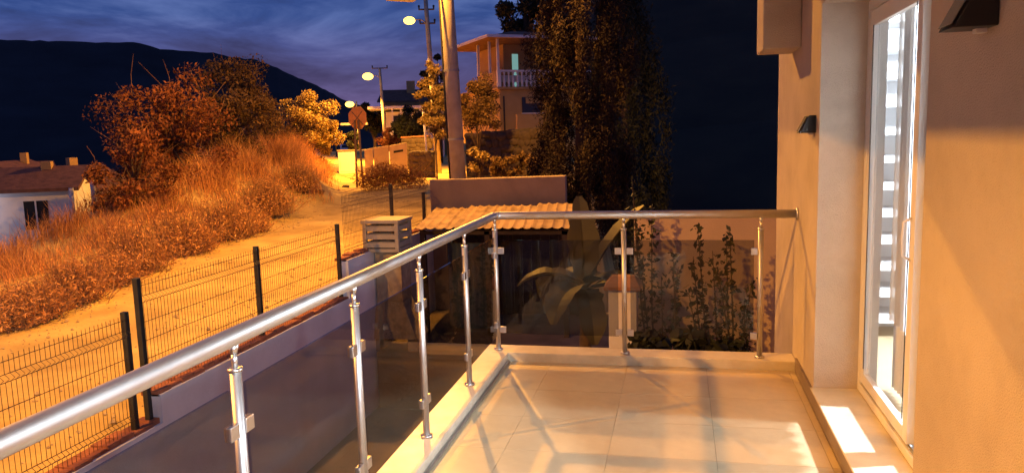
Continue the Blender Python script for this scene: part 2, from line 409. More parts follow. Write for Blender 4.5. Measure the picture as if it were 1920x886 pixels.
# sliding door
door = thing('sliding_door', (1.08, YD1, .0), 'white framed glass sliding door in the recess of the house wall', 'door')
XD = 1.06
m = MB(); m.box(XD, XD+.10, YD1-.05, YD1-.002, .006, 2.298); m.box(XD, XD+.10, YD0+.002, YD0+.05, .006, 2.298)
m.box(XD, XD+.10, YD0+.05, YD1-.05, 2.24, 2.298); m.box(XD, XD+.10, YD0+.05, YD1-.05, .006, .055)
m.build('frame', 'pvc', door, bevel=.004)
m = MB(); m.box(XD+.012, XD+.022, YD0+.05, YD1-.05, .056, .068); m.box(XD+.05, XD+.06, YD0+.05, YD1-.05, .056, .068); m.build('track', 'grey_metal', door)
def leaf(y0, y1, x0, nm):
    m = MB(); s_ = .075
    m.box(x0, x0+.036, y0, y0+s_, .07, 2.235); m.box(x0, x0+.036, y1-s_, y1, .07, 2.235)
    m.box(x0, x0+.036, y0+s_, y1-s_, .07, .135); m.box(x0, x0+.036, y0+s_, y1-s_, 2.15, 2.235)
    lf = m.build('door_leaf', 'pvc', door, bevel=.003)
    MB().box(x0+.012, x0+.024, y0+s_-.005, y1-s_+.005, .13, 2.155).build('pane', 'clear_glass', lf)
    g = MB(); g.box(x0-.004, x0-.001, y0+s_, y0+s_+.008, .17, 2.15); g.box(x0-.004, x0-.001, y1-s_-.008, y1-s_, .17, 2.15)
    g.build('gasket', 'black_plastic', lf)
    yh = y0+.045
    MB().tube([(x0-.001, yh, 1.16), (x0-.035, yh, 1.14), (x0-.04, yh, 1.06), (x0-.035, yh, .98), (x0-.001, yh, .96)], .006, 8).build('handle', 'pvc', lf, True)
    return lf
leaf(3.84, 4.81, XD+.005, 0)
leaf(2.88, 3.86, XD+.046, 1)

# window further along the same wall, beside the viewer
wd = thing('side_window', (W_+.1, .35, .9), 'white framed window in the house wall beside the viewer, out of frame', 'window')
m = MB(); m.box(W_+.1, W_+.16, -.5, -.44, .9, 2.25); m.box(W_+.1, W_+.16, 1.14, 1.2, .9, 2.25); m.box(W_+.1, W_+.16, -.44, 1.14, .9, .96); m.box(W_+.1, W_+.16, -.44, 1.14, 2.19, 2.25); m.build('frame', 'pvc', wd)
MB().box(W_+.12, W_+.132, -.44, 1.14, .96, 2.19).build('pane', 'clear_glass', wd)
# the lit room
room = thing('room', (3, 3, 0), 'white lit room seen through the sliding door', 'room')
m = MB(); m.quad((W_+.262, -2, -.004), (5.5, -2, -.004), (5.5, 6.5, -.004), (W_+.262, 6.5, -.004)); m.build('room_floor', 'tile', room)
m = MB(); m.quad((W_+.262, -2, 2.62), (W_+.262, 6.5, 2.62), (5.5, 6.5, 2.62), (5.5, -2, 2.62)); m.build('room_ceiling', 'room_white', room)
m = MB(); m.box(W_+.27, 5.5, 6.5, 6.56, 0, 2.6); m.box(5.44, 5.5, -2, 6.5, 0, 2.6); m.box(W_+.27, 5.5, -2.06, -2, 0, 2.6); m.box(W_+.27, 5.43, 1.9, 2.0, 0, 2.6)  # cross wall added so the second lamp misses the door reveal
m.build('room_wall', 'room_white', room)
ceil_l = thing('ceiling_lamp', (3.2, 4.4, 2.6), 'round white ceiling lamp lighting the room behind the glass door', 'lamp')
MB().tube([(3.2, 4.4, 2.6), (3.2, 4.4, 2.55)], .17, 20).build('base_plate', 'pvc', ceil_l)
MB().ball((3.2, 4.4, 2.545), .14, .14, .08, 16, 8).build('shade', 'room_bulb', ceil_l, True)
lamp('room_light', 'POINT', (3.2, 4.4, 2.38), 1700, COOL, ceil_l, .08)
ceil_2 = thing('ceiling_lamp', (1.9, -1.1, 2.6), 'second round ceiling lamp near the side window, out of frame', 'lamp')
MB().tube([(1.9, -1.1, 2.6), (1.9, -1.1, 2.55)], .17, 20).build('base_plate', 'pvc', ceil_2)
MB().ball((1.9, -1.1, 2.545), .14, .14, .08, 16, 8).build('shade', 'room_bulb', ceil_2, True)
lamp('room_light', 'POINT', (1.9, -1.1, 2.36), 1900, COOL, ceil_2, .08)
sh = MB()
for k in range(120):
    y0 = 2.9+k*.0158; y1 = y0+.0158; x0 = 1.215+.016*math.sin(k*.9); x1 = 1.215+.016*math.sin((k+1)*.9)
    sh.quad((x0, y0, .46), (x1, y1, .46), (x1, y1, 2.42), (x0, y0, 2.42))
tag(sh.build('sheer_curtain', 'sheer', None, True), 'thin sheer white curtain stopping short of the floor behind the door', 'curtain')
shelf = thing('shelf_unit', (1.7, 6.3, 0), 'white shelf unit with grey shelves inside the lit room', 'shelf')
m = MB(); m.box(1.36, 1.40, 6.1, 6.49, .0, 2.5); m.box(2.2, 2.24, 6.1, 6.49, .0, 2.5); m.box(1.4, 2.2, 6.46, 6.49, 0, 2.5); m.build('carcass', 'room_white', shelf)
for k in range(12): MB().box(1.40, 2.2, 6.08, 6.455, .12+k*.2, .165+k*.2).build('shelf_board', 'shelf_grey', shelf)
curt = MB()
pts = [(1.30, 4.95+.1*k, 0) for k in range(0)]
for k in range(26):
    y0 = 4.50+k*.014; x0 = 1.27+.022*math.sin(k*1.5); y1 = 4.50+(k+1)*.014; x1 = 1.27+.022*math.sin((k+1)*1.5)
    curt.quad((x0, y0, .03), (x1, y1, .03), (x1, y1, 2.4), (x0, y0, 2.4))
tag(curt.build('curtain', 'room_white'), 'gathered white curtain hanging behind the door glass', 'curtain')

# wall lights (unlit wedge fixtures)
def wall_light(y, z, s_, label):
    t = thing('wall_light', (W_, y, z), label, 'wall light', 'black wedge wall lights by the door')
    pr = [(W_-.001, y, z), (W_-.115*s_, y, z), (W_-.05*s_, y, z+.125*s_), (W_-.001, y, z+.125*s_)]
    MB().prism(pr, (0, .13*s_, 0)).build('housing', 'black_plastic', t, bevel=.003)
    n = Vector((-.125, 0, .065)).normalized()*-.0
    a = Vector((W_-.112*s_, y+.01, z+.008)); b = Vector((W_-.055*s_, y+.01, z+.118*s_))
    off = Vector((-.125, 0, .065)).normalized()*.002 + Vector((0, 0, 0))
    off = Vector((-.887, 0, -.461))*.0 + Vector((-.887, 0, .461))*.0035
    MB().prism([a+off, b+off, b+off+Vector((0, .11*s_, 0)), a+off+Vector((0, .11*s_, 0))], Vector((-.887, 0, .461))*.002).build('solar_panel', 'solar_cell', t)
    MB().box(W_-.04*s_, W_-.012*s_, y+.05*s_, y+.08*s_, z-.012, z-.0005).build('sensor', 'pvc', t)
wall_light(4.97, 1.56, .85, 'small black wedge wall light between the railing and the door recess')
wall_light(2.26, 1.845, .95, 'large near black wedge wall light with sloping solar panel at top right')

# ------------------------------------------------------------------ railing
rail = thing('balcony_railing', (XL, YF, ZC), 'brushed steel balcony railing with smoked glass panels', 'railing')
bend = []
for k in range(7):
    a = math.pi - k*math.pi/12; bend.append((XL+.06+.06*math.cos(a), YF-.06+.06*math.sin(a), ZR))
MB().tube([(XL, -2.5, ZR)] + bend + [(W_-.001, YF, ZR)], .030, 20).build('handrail', 'steel', rail, True)
MB().tube([(W_-.012, YF, ZR), (W_-.001, YF, ZR)], .043, 20).build('wall_flange', 'steel_clamp', rail, True)
YP = [YF, 4.78, 3.879, 3.026, 2.107, 1.2, .3, -.6]
def post(x, y, name='post'):
    p = MB().tube([(x, y, ZC+.001), (x, y, ZR-.11)], .019, 16).build(name, 'steel', rail, True)
    MB().tube([(x, y, ZC+.0005), (x, y, ZC+.012)], .034, 16).build('base_ring', 'steel_clamp', p, True)
    m = MB(); m.tube([(x, y, ZR-.11), (x, y, ZR-.10)], .024, 16); m.tube([(x, y, ZR-.10), (x, y, ZR-.055)], .010, 10); m.tube([(x, y, ZR-.055), (x, y, ZR-.022)], [.010, .019], 12)
    m.build('saddle', 'steel_clamp', p, True)
    return p
def clamp(parent, x, y, z, dx, dy):                      # block gripping the pane beside a post
    m = MB(); c = Vector((x+dx*.043, y+dy*.043, z))
    if dx: m.box(c.x-.024, c.x+.024, c.y-.013, c.y+.013, z-.024, z+.024)
    else: m.box(c.x-.013, c.x+.013, c.y-.024, c.y+.024, z-.024, z+.024)
    m.build('clamp', 'steel_clamp', parent, bevel=.003)
for k, y in enumerate(YP):
    p = post(XL, y)
    for z in (.16, .70):
        if k > 0: clamp(p, XL, y, z, 0, 1)
        clamp(p, XL, y, z, 0, -1)
for k in range(len(YP)-1):
    MB().box(XL-.005, XL+.005, YP[k+1]+.045, YP[k]-.045, .075, .838).build('glass_panel', 'tinted_glass', rail)
XP = [XL, -.40, .565]
for k, x in enumerate(XP):
    if k: p = post(x, YF)
    for z in (.115, .73):
        if k < 2: clamp(p, x, YF, z, 1, 0)
        if k > 0: clamp(p, x, YF, z, -1, 0)
for k in range(2):
    MB().box(XP[k]+.045, XP[k+1]-.045, YF-.005, YF+.005, .085, .812).build('glass_panel', 'tinted_glass', rail)

# ------------------------------------------------------------------ retaining wall and fence
ZL, ZU, ZT = -1.36, -1.05, -.40                        # tops of its three steps
Y1, Y2, Y3 = 6.95, 11.85, 16.4
rw = thing('retaining_wall', (XW, 9, -3.3), 'white plastered retaining wall stepping up along the street', 'wall')
for a, b, zt in ((-6, Y1, ZL), (Y1+.001, Y2, ZU), (Y2+.001, Y3, ZT)):
    MB().box(XW-.20, XW, a, b, -3.31, zt).build('wall_section', 'white_plaster', rw)
    mb = MB(); y = a
    while y < b-.05:                                     # crumbling brick crest
        l = min(random.uniform(.18, .3), b-y); h = random.uniform(.0, .035)
        mb.box(XW-.24, XW-.015-random.uniform(0, .03), y, y+l-.008, zt-.02, zt+.025+h); y += l
    mb.build('crest', 'brick_red', rw)
fence = thing('wire_fence', (XW-.1, 9, ZU), 'dark welded wire fence on the retaining wall beside the street', 'fence')
XFN = XW-.11
def fpost(y, z0, z1):
    MB().box(XFN-.03, XFN+.03, y-.03, y+.03, z0, z1).build('post', 'metal_dark', fence, bevel=.004)
def panel(y0, y1, z0, z1):
    m = MB(); h = z1-z0
    fold = [(0, 0), (.10, 0), (.13, .035), (.16, 0), (h-.20, 0), (h-.165, .045), (h-.13, 0), (h+.03, 0)]
    r = .0032
    n = int(round((y1-y0)/.055))
    for k in range(n+1):
        y = y0+(y1-y0)*k/n + random.uniform(-.003, .003)
        m.tube([(XFN+.035+b, y, z0+a) for a, b in fold], r, 3, False)
    for a, b in ((.1, 0), (.16, 0), (.36, 0), (.56, 0), (.76, 0), (h-.20, 0), (h-.13, 0), (h-.02, 0)):
        if a < h: m.tube([(XFN+.03+b, y0, z0+a), (XFN+.03+b, y1, z0+a)], r*1.15, 4, False)
    m.build('mesh_panel', 'fence_wire', fence)
for y in (1.6, 4.15): fpost(y, ZL+.03, ZL+1.27)
fpost(6.66, ZL+.02, -.075); fpost(6.88, ZU-.3, .235); fpost(9.22, ZU+.03, .225); fpost(11.74, ZU+.03, .225); fpost(14.25, ZT+.03, .72); fpost(16.2, ZT+.03, .40)
panel(-.9, 1.57, ZL+.05, -.13); panel(1.63, 4.12, ZL+.05, -.13); panel(4.18, 6.63, ZL+.05, -.13); panel(6.91, 9.19, ZU+.05, .17); panel(9.25, 11.71, ZU+.05, .17)
panel(11.9, 14.2, ZT+.05, .68); panel(14.3, 16.3, ZT+.05, .68)

# ------------------------------------------------------------------ garden: barbecue, shed, wall
bb = thing('garden_barbecue', (-5.1, 13.2, -2.25), 'tall masonry garden barbecue with a slatted chimney cap beside the shed', 'barbecue')
bx0, bx1, by0, by1 = -5.42, -4.93, 12.95, 13.45
MB().box(bx0, bx1, by0, by1, -1.35, -.42).build('chimney', 'bbq_stone', bb)
m = MB()
lo = [(bx0-.12, by0-.18, -2.0), (bx1+.30, by0-.18, -2.0), (bx1+.30, by1, -2.0), (bx0-.12, by1, -2.0)]; hi = [(bx0, by0, -1.35), (bx1, by0, -1.35), (bx1, by1, -1.35), (bx0, by1, -1.35)]
for k in range(4): m.quad(lo[k], lo[(k+1) % 4], hi[(k+1) % 4], hi[k])
m.quad(*lo); m.build('hood', 'bbq_stone', bb)
for a_, b_ in ((bx0-.1, bx0+.05), (bx1+.1, bx1+.28)): MB().box(a_, b_, by0-.1, by1, -2.25, -2.001).build('side_wall', 'concrete', bb)
m = MB(); cx0, cx1, cy0, cy1 = bx0-.17, bx1+.02, by0-.12, by1+.10
m.box(cx0-.02, cx1+.02, cy0-.02, cy1+.02, .10, .16); m.box(cx0, cx1, cy0, cy1, -.42, -.36)
for x in (cx0, cx1-.07):
    for y in (cy0, cy1-.07): m.box(x, x+.07, y, y+.07, -.361, .101)
m.build('cap_frame', 'bbq_cap', bb, bevel=.006)
for k in range(3):
    z = -.335+k*.148
    for y in (cy0+.012, cy1-.06):
        MB().prism([(cx0+.069, y, z), (cx0+.069, y+.045, z+.05), (cx0+.069, y+.045, z+.10), (cx0+.069, y, z+.085)], (cx1-cx0-.138, 0, 0)).build('slat', 'bbq_cap', bb)
    for x in (cx1-.055, cx0+.01):
        MB().box(x, x+.045, cy0+.071, cy1-.071, z, z+.085).build('slat', 'bbq_cap', bb)

shed = thing('garden_shed', (-3.5, 15, -2.25), 'low garden shed under a corrugated sheet roof', 'shed')
sx0, sx1 = -5.02, -1.98
edges = np.linspace(sx0, sx1, 5)
for k in range(4):
    a, b = edges[k], edges[k+1]+.02; m = MB(); nn = 20; yb = 16.05+random.uniform(-.05, .1); yf = 13.98+random.uniform(-.03, .02)
    dz = random.uniform(0, .012); sk = .06*k
    prev = None
    for i in range(nn+1):
        x = a+(b-a)*i/nn; h = .030*max(0, math.sin(2*math.pi*(x-sx0)/.19))+dz
        yfk = yf+random.uniform(-.012, .012)
        cur = (Vector((x, yfk, -.145+h)), Vector((x-.22, yb, .055+h+.02*k)))
        if prev: m.quad(prev[0], cur[0], cur[1], prev[1]); m.quad(prev[0]-Vector((0, 0, .004)), prev[1]-Vector((0, 0, .004)), cur[1]-Vector((0, 0, .004)), cur[0]-Vector((0, 0, .004)))
        prev = cur
    m.build('roof_sheet', 'roof_sheet', shed)
for x in (-4.9, -3.6, -2.1):
    for y in (14.15, 15.9): MB().box(x-.05, x+.05, y-.05, y+.05, -2.25, -.19+ (.1 if y > 15 else 0)).build('post', 'wood_dark', shed)
for k in range(14):
    MB().box(-4.9+k*.2, -4.71+k*.2, 15.97, 16.0, -2.25, -.12+random.uniform(-.06, .02)).build('board', 'wood_dark', shed)
MB().box(-4.86, -2.05, 14.1, 14.16, -.27, -.20).build('beam', 'wood_dark', shed)
tp = MB()
for k in range(16):
    x0 = -4.55+k*.06
    tp.quad((x0, 14.6+.05*math.sin(k*1.3), -2.24), (x0+.06, 14.6+.05*math.sin(k*1.3+1.3), -2.24), (x0+.06, 14.6+.03*math.sin(k*1.3+1.3), -.5), (x0, 14.6+.03*math.sin(k*1.3), -.5))
tag(tp.build('tarpaulin', 'tarp_blue'), 'dark blue tarpaulin sheet hanging under the shed roof', 'tarpaulin')

cw = thing('concrete_wall', (-3.9, 16.35, -2.3), 'smooth rendered concrete wall standing behind the corrugated shed roof', 'wall')
wa, wb = on(805, 337, y=16.4), on(1060, 329, y=16.4)
MB().prism([(wa.x, 16.4, -3.3), (wb.x, 16.4, -3.3), (wb.x, 16.4, wb.z), (wa.x, 16.4, wa.z)], (0, .22, 0)).build('wall_body', 'concrete', cw, bevel=.02)

tw = MB().box(-.55, 9, 9.55, 9.8, -3.3, .60).build('garden_wall', 'tan_plaster')
tag(tw, 'tan plastered garden wall behind the leafy shoots', 'wall')
gp = thing('gate_pillar', (-.66, 9.05, -3.3), 'white pillar with terracotta cap in front of the garden wall', 'pillar')
MB().box(-.82, -.49, 8.9, 9.22, -3.3, -.24).build('shaft', 'white_plaster', gp, bevel=.01)
MB().prism([(-.87, 8.85, -.24), (-.44, 8.85, -.24), (-.44, 9.27, -.24), (-.87, 9.27, -.24)], (0, 0, .05)).build('cap_base', 'terracotta', gp, bevel=.01)
m = MB(); m.quad((-.86, 8.86, -.189), (-.45, 8.86, -.189), (-.52, 9.0, -.09), (-.79, 9.0, -.09)); m.quad((-.45, 8.86, -.189), (-.45, 9.26, -.189), (-.52, 9.12, -.09), (-.52, 9.0, -.09))
m.quad((-.45, 9.26, -.189), (-.86, 9.26, -.189), (-.79, 9.12, -.09), (-.52, 9.12, -.09)); m.quad((-.86, 9.26, -.189), (-.86, 8.86, -.189), (-.79, 9.0, -.09), (-.79, 9.12, -.09)); m.quad((-.79, 9.0, -.09), (-.52, 9.0, -.09), (-.52, 9.12, -.09), (-.79, 9.12, -.09))
m.build('cap', 'terracotta', gp)
MB().box(-.835, -.475, 8.885, 9.235, -1.4, -1.02).build('plinth', 'house_white', gp, bevel=.008)

# banana plant
bp = thing('banana_plant', (-1.2, 9.9, -3.3), 'banana plant with broad drooping leaves behind the smoked glass', 'plant')
bc = Vector((-1.25, 10.2, -.50))
MB().tube([(-1.3, 10.25, -3.3), (-1.27, 10.22, -1.8), (-1.25, 10.2, -.5)], [.13, .10, .06], 10).build('trunk', 'bark', bp, True)
def banana_leaf(az, elev, ln, wd, droop):
    ln *= 1.12; wd *= 1.2
    m = MB(); n = 12; d = Vector((math.cos(az), math.sin(az), 0)); s_ = Vector((-math.sin(az), math.cos(az), 0)); p = Vector(bc); el = elev; rows = []
    for k in range(n+1):
        t = k/n; w_ = wd*math.sin(math.pi*min(1, (t*.92+.06)))**.6*(.25 if t < .14 else 1)*random.uniform(.72, 1.0)
        up = Vector((0, 0, 1))*math.cos(el) - d*math.sin(el)
        rows.append((p - s_*w_ + up*w_*.35, Vector(p), p + s_*w_ + up*w_*.35))
        p = p + (d*math.cos(el)+Vector((0, 0, 1))*math.sin(el))*(ln/n); el -= droop/n
    for a, b in zip(rows, rows[1:]):
        m.quad(a[0], a[1], b[1], b[0]); m.quad(a[1], a[2], b[2], b[1])
    l = m.build('leaf', 'banana_leaf', bp, True)
    MB().tube([r[1]-Vector((0, 0, .006)) for r in rows], [.016*(1-k/(n+2)) for k in range(n+1)], 5).build('midrib', 'banana_leaf', l)
for a in ((1.9, 1.42, 1.15, .2, .25), (.35, 1.15, 1.25, .2, .5), (3.3, .75, .9, .2, 1.5), (-.2, .35, .9, .2, 1.0), (-1.3, .0, .9, .18, 1.5), (4.3, .5, .9, .2, 1.9), (2.5, .75, 1.0, .19, 2.2), (-.75, .8, 1.05, .19, 2.2), (1.2, .6, 1.0, .2, 1.8)): banana_leaf(*a)

# upright leafy shoots before the tan wall
def shoot_plant(base, tips, label, leafsize=.07, dens=62):
    t = thing('leafy_shrub', base, label, 'shrub', 'leafy shrubs by the garden wall')
    st = MB(); P = []
    for tip in tips:
        b = Vector(base)+Vector((random.uniform(-.08, .08), random.uniform(-.05, .05), 0)); tip = Vector(tip); mid = b.lerp(tip, .5)+Vector((random.uniform(-.06, .06), random.uniform(-.04, .04), 0))
        pts = [b, b.lerp(mid, .5), mid, mid.lerp(tip, .5), tip]; st.tube(pts, [.014, .012, .01, .007, .003], 5)
        ln = (tip-b).length
        for k in range(int(dens*ln)):
            u = random.uniform(.28, 1.0); q = b.lerp(tip, u)+Vector(rng.normal(size=3))*.05*(1.25-u*.7); P.append(q)
    st.build('stems', 'bark', t); npmesh('foliage', leaves(P, leafsize, .5, up=.15), 4, 'garden_leaf', t)
def tipat(px, py, y): return on(px, py, y=y)
shoot_plant((-.25, 9.25, -1.75), [tipat(1185, 330, 9.2), tipat(1222, 385, 9.2), tipat(1190, 400, 9.25)], 'tall leafy shrub rising past the handrail beside the pillar')
shoot_plant((-.05, 9.0, -1.75), [tipat(1262, 470, 8.9), tipat(1240, 520, 8.9), tipat(1272, 500, 9.0)], 'leafy shrub leaning right just beside the white pillar')
shoot_plant((.42, 9.0, -1.75), [tipat(1308, 425, 8.9), tipat(1336, 470, 8.9), tipat(1300, 480, 8.9), tipat(1290, 540, 8.8)], 'leafy shrub with straight shoots in the middle of the tan wall')
shoot_plant((.62, 9.0, -1.75), [tipat(1368, 425, 8.9), tipat(1362, 440, 8.9), tipat(1345, 500, 8.8)], 'tallest leafy shoot in front of the right half of the tan wall')
shoot_plant((.72, 8.9, -1.75), [tipat(1410, 525, 8.8), tipat(1395, 545, 8.8)], 'short leafy shrub leaning right at the railing end post')
for i, (px, py, lb) in enumerate(((1215, 610, 'low broad leafed clump at the foot of the white pillar'), (1300, 600, 'low dark leafy clump in the centre of the planting bed'), (1360, 620, 'low dark leafy clump near the right end of the bed'))):
    c = on(px, py, y=8.6); t = thing('bed_plant', (c.x, c.y, -1.75), lb, 'plant', 'low plants in the bed')
    npmesh('foliage', leaves(clump_pts([(c.x, c.y, c.z-.26), (c.x+.1, c.y, c.z-.45)], [(.24, .22, .18), (.3, .25, .26)], 330), .17, .55, up=.1, droop=.3), 4, 'garden_leaf', t)
    st = MB()
    for k in range(4): st.tube([(c.x, c.y, -1.76), (c.x+random.uniform(-.2, .2), c.y, c.z-.2)], .012, 5)
    st.build('stems', 'bark', t)

# ------------------------------------------------------------------ street lamps and poles
def cobra(parent, top, head, power, name='luminaire', cone=155, lensr=.16, target=None):
    """arm from the pole top to a sodium lamp head"""
    top = Vector(top); head = Vector(head); mid = top.lerp(head, .5)+Vector((0, 0, .18))
    MB().tube([top, top.lerp(mid, .6)+Vector((0, 0, .06)), mid, head+Vector((0, 0, .08))], .03, 8).build('arm', 'grey_metal', parent, True)
    d = (head-top); d.z = 0; d.normalize(); s_ = Vector((-d.y, d.x, 0))
    m = MB(); rows = []
    for u, w_, h in ((-.32, .05, .05), (-.15, .10, .09), (.12, .14, .11), (.34, .11, .07), (.42, .04, .03)):
        c = head+d*u+Vector((0, 0, .05)); rows.append([c-s_*w_, c-s_*w_*.6+Vector((0, 0, h)), c+s_*w_*.6+Vector((0, 0, h)), c+s_*w_])
    for a, b in zip(rows, rows[1:]):
        for k in range(3): m.quad(a[k], a[k+1], b[k+1], b[k])
    h_ = m.build('lamp_head', 'grey_metal', parent, True)
    MB().ball(head+d*.12+Vector((0, 0, .02)), lensr*1.25, lensr, lensr*.8, 14, 8).build('lens', 'sodium_lens', h_, True)
    tg = head+d*.12-Vector((0, 0, 5)) if target is None else Vector(target)
    lamp('lamp_light', 'SPOT', head+d*.12-Vector((0, 0, lensr*.8+.03)), power, SODIUM, h_, .10, tg, cone, .35)
def insulators(parent, p, ax, n=2, half=.6, mname='crossarm'):
    p = Vector(p); ax = Vector(ax)
    a = MB().tube([p-ax*half, p+ax*half], .045, 6).build(mname, 'wood_dark', parent)
    for k in (-1, 1):
        q = p+ax*half*.92*k
        MB().tube([q, q+Vector((0, 0, .10)), q+Vector((0, 0, .2)), q+Vector((0, 0, .24))], [.03, .05, .07, .03], 8).build('insulator', 'black_plastic', a, True)
VR = Vector((math.cos(YAW+.1), math.sin(YAW+.1), 0))

# near pole with the lamp that lights the balcony
b0 = at(860, 336, 17.6); t0 = at(838, 0, 17.6); up = (t0-b0); top0 = b0 + up*(8.0-b0.z)/up.z; base0 = b0 + up*(-1.0-b0.z)/up.z
np_ = thing('utility_pole', base0, 'thick concrete utility pole rising behind the concrete wall', 'utility pole')
MB().tube([base0, base0.lerp(top0, .5), top0], [.185, .16, .125], 16).build('shaft', 'pole_concrete', np_, True)
cb = at(833, 100, 17.5); MB().tube([base0+Vector((-.21, 0, 0)), base0.lerp(top0, .4)+Vector((-.19, -.02, 0)), top0+Vector((-.14, 0, 0))], .025, 6).build('cable_duct', 'metal_dark', np_, True)
for f_ in (.28, .45): 
    q = base0.lerp(top0, f_); MB().tube([q, q+Vector((0, 0, .05))], .20-.05*f_, 16).build('band', 'grey_metal', np_)
L1 = Vector((-5.75, 16.4, 7.85))
cobra(np_, top0-Vector((0, 0, .1)), L1, 10000, cone=172)
ft = at(752, 2, 17.2); fa = base0.lerp(top0, (ft.z+.2-base0.z)/(top0.z-base0.z))
m = MB(); m.tube([fa, ft+Vector((.3, 0, .08))], .03, 8); m.build('side_bracket', 'grey_metal', np_)
dd = (ft-fa); dd.z = 0; dd.normalize(); m = MB(); m.obox((ft.x, ft.y), dd, Vector((-dd.y, dd.x, 0)), .32, .12, ft.z+.0, ft.z+.1); m.build('unlit_floodlight', 'house_white', np_, bevel=.03)

def street_pole(base_px, top_px, lamp_px, dist, zb, label, r=.13, h_top=None, power=2500, cross=True, mname='pole_concrete', lensr=.2, cone=155):
    b = at(*base_px, dist); t = at(*top_px, dist); u = t-b; base = b+u*((zb-b.z)/u.z); top = t if h_top is None else b+u*((h_top-b.z)/u.z)
    o = thing('street_lamp', base, label, 'street lamp', 'sodium street lamps along the road')
    MB().tube([base, base.lerp(top, .5), top], [r*1.2, r, r*.75], 12).build('shaft', mname, o, True)
    hd = at(*lamp_px, dist-.6); arm_from = base + (top-base)*((hd.z-.1-base.z)/(top.z-base.z))
    cobra(o, arm_from, hd, power, lensr=lensr, cone=cone, target=hd+Vector((-4.2, -1.0, -5.0)))   # heads tilted out over the street
    if cross:
        for py in cross: 
            f_ = (at(top_px[0], py, dist).z-base.z)/(top.z-base.z); insulators(o, base+(top-base)*f_, VR, half=.45*dist/45)
    return o
street_pole((822, 312), (798, 0), (771, 40), 45, -.7, 'tall street lamp with insulator crossarms left of the thick pole', .15, h_top=10.3, cross=(18, 44), power=26000, cone=140, lensr=.27)  # lenses of these three lamps enlarged to stand in for glare
street_pole((723, 272), (712, 128), (692, 144), 68, -.5, 'lit street lamp beside the modern villa, middle of the three', .14, cross=(128,), power=24000, cone=150, lensr=.38)
street_pole((674, 280), (668, 190), (657, 196), 112, -.3, 'farthest lit street lamp behind the orange sign', .14, cross=None, power=16000, lensr=.52)
# the lamp across the street, left of the frame
S2 = Vector((-8.3, -.4, 6.0))
o = thing('street_lamp', (-12.3, -1.4, -1.7), 'street lamp standing across the street left of the view', 'street lamp', 'sodium street lamps along the road')
MB().tube([(-12.3, -1.4, -1.8), (-12.3, -1.4, 2), (-12.3, -1.4, 5.9)], [.16, .13, .1], 12).build('shaft', 'pole_concrete', o, True)
cobra(o, (-12.3, -1.4, 5.85), S2, 6800)

# thin bare pole
b = at(800, 285, 42); t = at(793, 205, 42)
o = tag(MB().tube([Vector((b.x, b.y, -.5)), b, t], .055, 8).build('thin_pole', 'house_white', None, True), 'thin pale bare pole left of the tall lamp post', 'pole')

# sign seen from behind
sg = thing('road_sign', at(684, 345, 35), 'octagonal road sign seen from behind, glowing orange on its post', 'road sign')
c = at(670, 221, 35); vd = (c-CO); vd.z = 0; vd.normalize(); sd = Vector((vd.y, -vd.x, 0)); nrm = (vd*.78+sd*.62).normalized(); sx_ = Vector((nrm.y, -nrm.x, 0))
poly = [c+sx_*(.53*math.cos(math.pi/8+k*math.pi/4))+Vector((0, 0, .53*math.sin(math.pi/8+k*math.pi/4))) for k in range(8)]
MB().prism(poly, nrm*.02).build('plate', 'sign_back', sg, bevel=.005)
m = MB()
for a in (.75, -.75): m.prism([c-nrm*.02+sx_*(.4*math.cos(a)*s_)+Vector((0, 0, .42*math.sin(a)*s_)) + q for s_, q in ((-1, Vector((0, 0, .02))), (-1, Vector((0, 0, -.02))), (1, Vector((0, 0, -.02))), (1, Vector((0, 0, .02))))], nrm*.018)
m.build('brace', 'pole_wood', sg)
m = MB()
for k in (-.18, .16): m.tube([Vector((c.x, c.y, -.6))+sx_*k-nrm*.06, c+sx_*k*.6-nrm*.06-Vector((0, 0, .1))], .05, 8)
m.build('post', 'pole_wood', sg)

# utility box, slab wall, low walls, parked car
c = at(652, 335, 50); ub = thing('utility_cabinet', (c.x, c.y, -.55), 'pale concrete utility cabinet at the roadside below the orange sign', 'cabinet')
ax = Vector((.90, .42, 0)).normalized(); ay = Vector((-ax.y, ax.x, 0))
MB().obox(c, ax, ay, .52, .3, -.6, .92).build('body', 'house_white', ub, bevel=.02); MB().obox(c, ax, ay, .58, .36, .921, 1.0).build('lid', 'concrete', ub, bevel=.02)
MB().obox(c-ay*.31, ax, ay, .40, .012, -.35, .75).build('cabinet_door', 'house_white', ub)

sw = thing('slab_fence', at(720, 312, 44), 'row of tilted concrete slabs standing behind the dry brush pile', 'wall')
corners = [(683, 281, 312), (700, 277, 312), (730, 273, 312), (764, 267, 312)]
for i, ((xa, ta, ba), (xb, tb, bb_)) in enumerate(zip(corners, corners[1:])):
    A, B = at(xa, ta, 44), at(xb-1.5, tb, 44); z0 = -.6
    d = ((B-A)*Vector((1, 1, 0))).normalized() if False else Vector((B.x-A.x, B.y-A.y, 0)).normalized()
    MB().prism([(A.x, A.y, z0), (B.x, B.y, z0), tuple(B), tuple(A)], Vector((-d.y, d.x, 0))*.14).build('slab', 'board_grey' if i != 1 else 'concrete', sw, bevel=.01)
    if i == 2:
        p, q = at(738, 287, 43.98), at(756, 284, 43.98); MB().prism([p, q, q+Vector((0, 0, .12)), p+Vector((0, 0, .12))], Vector((-d.y, d.x, 0))*.05).build('slot', 'window_dark', sw)

